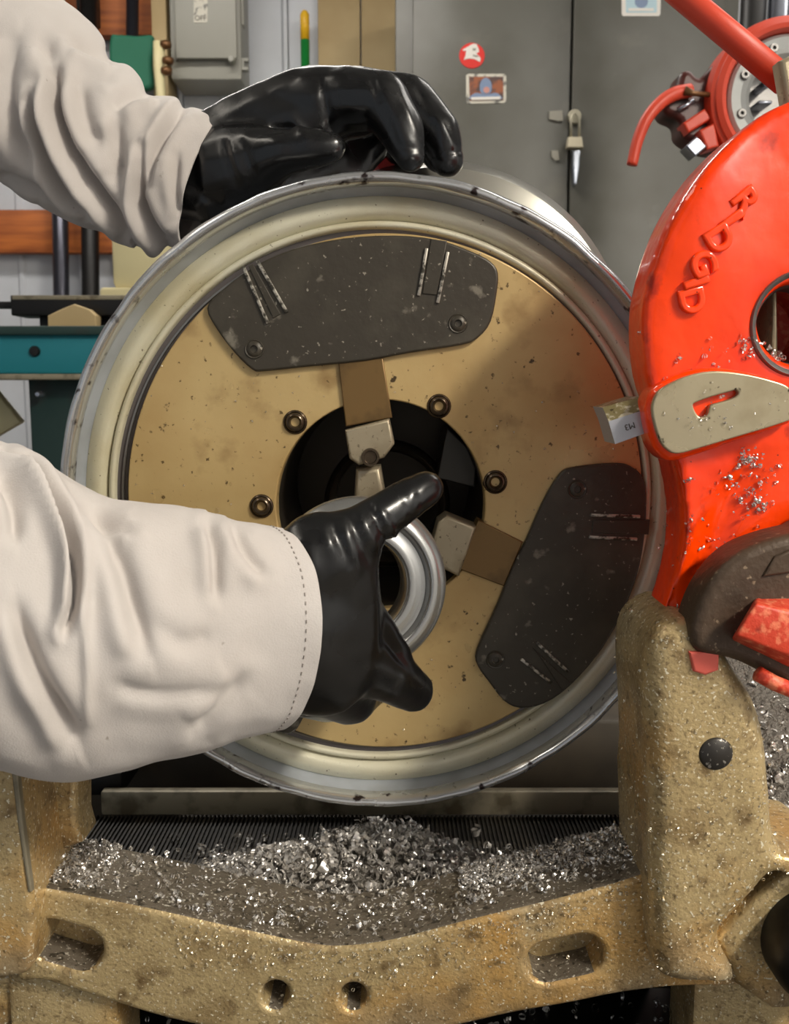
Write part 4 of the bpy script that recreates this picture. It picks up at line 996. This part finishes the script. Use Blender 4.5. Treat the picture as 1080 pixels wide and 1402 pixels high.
# ------------------------------------------------------------------ swarf
def curls(pts, smin, smax, seed, seg=12):
    g = np.random.default_rng(seed); n_ = len(pts)
    v = np.zeros((n_, (seg + 1) * 2, 3)); t = np.linspace(0, 1, seg + 1)
    rad = g.uniform(smin, smax, n_); turns = g.uniform(0.5, 2.0, n_); wid = rad * g.uniform(0.25, 0.65, n_); pit = rad * g.uniform(0.2, 1.6, n_)
    for k in range(n_):
        a_ = t * turns[k] * 2 * math.pi; rr = rad[k] * (0.6 + 0.4 * t)
        base = np.stack([rr * np.cos(a_), rr * np.sin(a_), pit[k] * t], 1)
        q = g.normal(size=4); q /= np.linalg.norm(q); w_, x_, y_, z_ = q
        M_ = np.array([[1 - 2 * (y_ * y_ + z_ * z_), 2 * (x_ * y_ - z_ * w_), 2 * (x_ * z_ + y_ * w_)], [2 * (x_ * y_ + z_ * w_), 1 - 2 * (x_ * x_ + z_ * z_), 2 * (y_ * z_ - x_ * w_)], [2 * (x_ * z_ - y_ * w_), 2 * (y_ * z_ + x_ * w_), 1 - 2 * (x_ * x_ + y_ * y_)]])
        up_ = base + np.array([0, 0, 1]) * wid[k]
        both = np.stack([base, up_], 1).reshape(-1, 3) @ M_.T
        v[k] = both + np.asarray(pts[k])
    f = []
    S = (seg + 1) * 2
    for k in range(n_):
        o_ = k * S
        for i in range(seg): f.append((o_ + 2 * i, o_ + 2 * i + 1, o_ + 2 * i + 3, o_ + 2 * i + 2))
    return from_np(v.reshape(-1, 3), f)
def stuff(name, pts, smin, smax, m, label, seed, cat='swarf'):
    o = link(name, curls(pts, smin, smax, seed), m, None, 180)
    return tag(o, label, cat, None, 'stuff')
def bed_top_z(px_):
    xs = [20, 48, 120, 200, 330, 420, 470, 540, 640, 740, 830, 905]; ys = [1213, 1214, 1227, 1243, 1272, 1291, 1295, 1286, 1260, 1236, 1213, 1190]
    return P(px_, float(np.interp(px_, xs, ys)), BD0).z
# main mound on the tray
def mound(x_, y_):
    q = P(500, 1190, 0.47)
    h1 = 0.040 * math.exp(-((x_ - 0.0) / 0.048) ** 2 - ((y_ - (CY + 0.497)) / 0.040) ** 2)
    h2 = 0.024 * math.exp(-((x_ + 0.070) / 0.046) ** 2 - ((y_ - (CY + 0.485)) / 0.045) ** 2)
    h3 = 0.009 * math.exp(-((x_ - 0.01) / 0.12) ** 2 - ((y_ - (CY + 0.455)) / 0.03) ** 2)
    return h1 + h2 + h3
n_ = 46; v = []; f = []
xs = np.linspace(-0.15, 0.14, n_); ys = np.linspace(CY + 0.434, CY + 0.575, 30)
for x_ in xs:
    for y_ in ys: v.append((x_, y_, TZ - 0.002 + 0.85 * mound(x_, y_) + 0.0015 * noise.noise(Vector((x_, y_, 0)) * 120)))
for i in range(n_ - 1):
    for j in range(29): f.append((i * 30 + j, (i + 1) * 30 + j, (i + 1) * 30 + j + 1, i * 30 + j + 1))
pile_base = from_np(v, f)
pts = []
while len(pts) < 2800:
    x_ = rng.uniform(-0.15, 0.14); y_ = rng.uniform(CY + 0.434, CY + 0.575)
    hgt = mound(x_, y_)
    if rng.random() < min(1, 0.02 + hgt / 0.020): pts.append((x_, y_, TZ + hgt * rng.uniform(0.80, 1.05) + 0.0012))
cm = curls(pts, 0.0015, 0.0040, 5)
cm.materials.append(MT['chip']); pile_base.materials.append(MT['chipbed'])
bm = bmesh.new(); bm.from_mesh(cm); nf = len(bm.faces); bm.from_mesh(pile_base)
bm.faces.ensure_lookup_table()
for k in range(nf, len(bm.faces)): bm.faces[k].material_index = 1
me = from_bm(bm)
o = link('swarf_pile', me, None, None, 180)
o.data.materials.append(MT['chip']); o.data.materials.append(MT['chipbed'])
tag(o, 'tangled heap of curled steel chips on the ribbed tray', 'swarf', None, 'stuff')
# chips along the top of the casting
pts = []
for k in range(2600):
    u_ = rng.random()
    if u_ < 0.58: px_ = rng.uniform(640, 880)
    elif u_ < 0.72: px_ = rng.uniform(52, 130)
    else: px_ = rng.uniform(60, 880)
    d_ = BD0 + 0.004 + 0.042 * (rng.beta(3.0, 1.5) if px_ > 640 else rng.random())
    z_ = bed_top_z(px_)
    pts.append((P(px_, 1240, BD0).x, CY + d_, z_ + rng.uniform(0.0, 0.0012)))
stuff('chips_on_rail', pts, 0.0006, 0.0020, MT['chip'], 'fine bright chips scattered along top of the cast rail', 21)
# chips in the pan
pts = [(rng.uniform(-0.30, 0.30), CY + rng.uniform(0.42, 0.60), PZ + rng.uniform(0.0006, 0.004)) for k in range(1700)]
stuff('chips_in_pan', pts, 0.0010, 0.0026, MT['chip'], 'loose steel chips lying in the dark oil pan', 22)
# heap right of the upright
v = []; f = []
hx = [P(x_, 1050, 0.46).x for x_ in np.linspace(1000, 1260, 12)]; hy = np.linspace(CY + 0.43, CY + 0.52, 8)
pts = []
for k in range(700):
    x_ = rng.uniform(P(1015, 1050, 0.46).x, P(1230, 1050, 0.46).x); t_ = rng.random()
    y_ = CY + 0.43 + 0.09 * t_
    pts.append((x_, y_, P(1060, 1190, 0.43).z + (P(1060, 950, 0.5).z - P(1060, 1190, 0.43).z) * t_ + rng.uniform(-0.003, 0.003)))
za_, zb_ = P(1060, 1190, 0.43).z, P(1060, 950, 0.5).z
stuff('chips_behind_upright', pts, 0.0014, 0.0032, MT['chip'], 'bright curled chips heaped behind the right upright', 23)
bx_ = [P(1005, 1050, 0.46).x, P(1260, 1050, 0.46).x]
bm = bmesh.new()
q = [bm.verts.new(c) for c in [(bx_[0], CY + 0.43, za_ - 0.004), (bx_[1], CY + 0.43, za_ - 0.004), (bx_[1], CY + 0.54, zb_ + 0.02), (bx_[0], CY + 0.54, zb_ + 0.02), (bx_[0], CY + 0.43, PZ), (bx_[1], CY + 0.43, PZ), (bx_[1], CY + 0.54, PZ), (bx_[0], CY + 0.54, PZ)]]
for fc in [(0, 1, 2, 3), (4, 7, 6, 5), (0, 4, 5, 1), (1, 5, 6, 2), (2, 6, 7, 3), (3, 7, 4, 0)]: bm.faces.new([q[i] for i in fc])
bmesh.ops.recalc_face_normals(bm, faces=bm.faces)
tag(link('chip_chute', from_bm(bm), MT['chipbed'], None, 20), 'dark sloping chute under the chips beside the upright', 'chute')
# crumbs stuck on the red die head, cam plate and upright
pts = []
def on_red(px_, py_, off=0.0003): q = P(px_, py_, surf_y(px_, py_) - off); return tuple(q)
clusters = [(1025, 630, 14, 60), (1040, 690, 14, 40), (1015, 685, 8, 12), (945, 657, 7, 10), (1050, 650, 20, 25), (1000, 660, 25, 25), (985, 480, 40, 12), (876, 456, 3, 5), (930, 490, 3, 5), (1035, 480, 14, 30), (1060, 488, 12, 40), (990, 760, 50, 40), (930, 840, 16, 20), (1020, 470, 12, 20), (940, 720, 30, 14), (950, 510, 40, 14)]
for (cx_, cy_, s_, n2) in clusters:
    for k in range(n2):
        px_, py_ = cx_ + rng.normal() * s_ * 0.6, cy_ + rng.normal() * s_ * 0.5
        if 868 < px_ < 1110: pts.append(on_red(px_, py_, 0.0006))
stuff('chips_on_die_head', pts, 0.0004, 0.0013, MT['chip'], 'small wet chips stuck to the red die head', 24)
pts = [tuple(P(rng.uniform(905, 1075), rng.uniform(530, 590), CD_ - 0.0008)) for k in range(40)]
stuff('chips_on_cam_plate', pts, 0.0003, 0.0009, MT['chip'], 'tiny chips sprinkled on the oval cam plate', 25)
_uc = np.array([tuple(vv_.co + WLOC[upr.name]) for vv_ in upr.data.vertices if vv_.normal.y < -0.2 or vv_.normal.x < -0.5])
pts = []
for k in rng.integers(0, len(_uc), 1100):
    p_ = _uc[k]; qx, qy = PX(p_)
    if qy > 1060 or rng.random() < 0.18: pts.append((p_[0] + rng.normal() * 0.0006, p_[1] - 0.0003, p_[2] + rng.normal() * 0.0006))
stuff('chips_on_upright', pts, 0.0003, 0.0010, MT['chipgold'], 'fine chips and filings stuck on the right upright', 26)
pts = []
for k in range(1100):
    px_ = rng.uniform(240, 900) if k < 700 else rng.uniform(48, 900); yf = float(np.interp(px_, [48, 200, 330, 420, 470, 540, 640, 740, 830, 905], [1214, 1243, 1272, 1291, 1295, 1286, 1260, 1236, 1213, 1190]))
    py_ = yf + 3 + abs(rng.normal()) * (32 if k < 700 else 5)
    if py_ < yf + 90: pts.append(tuple(P(px_, py_, BD0 - 0.0004 + (0.0022 if py_ < yf + 10 else 0))))
stuff('chips_on_rail_face', pts, 0.0003, 0.0011, MT['chipgold'], 'thin scatter of filings clinging to rail front face', 27)
pts = []
for k in range(170):
    an = rng.uniform(0, 2 * math.pi); r_ = 350 * math.sqrt(rng.random())
    px_, py_ = 527 + r_ * math.cos(an), 671 + r_ * math.sin(an)
    if math.hypot(px_ - HX, py_ - HY) < HR + 4: continue
    pts.append(tuple(P(px_, py_, FP - 0.0004)))
stuff('chips_on_face_plate', pts, 0.0003, 0.0008, MT['chipgold'], 'tiny chips sticking to the tan face plate', 28)
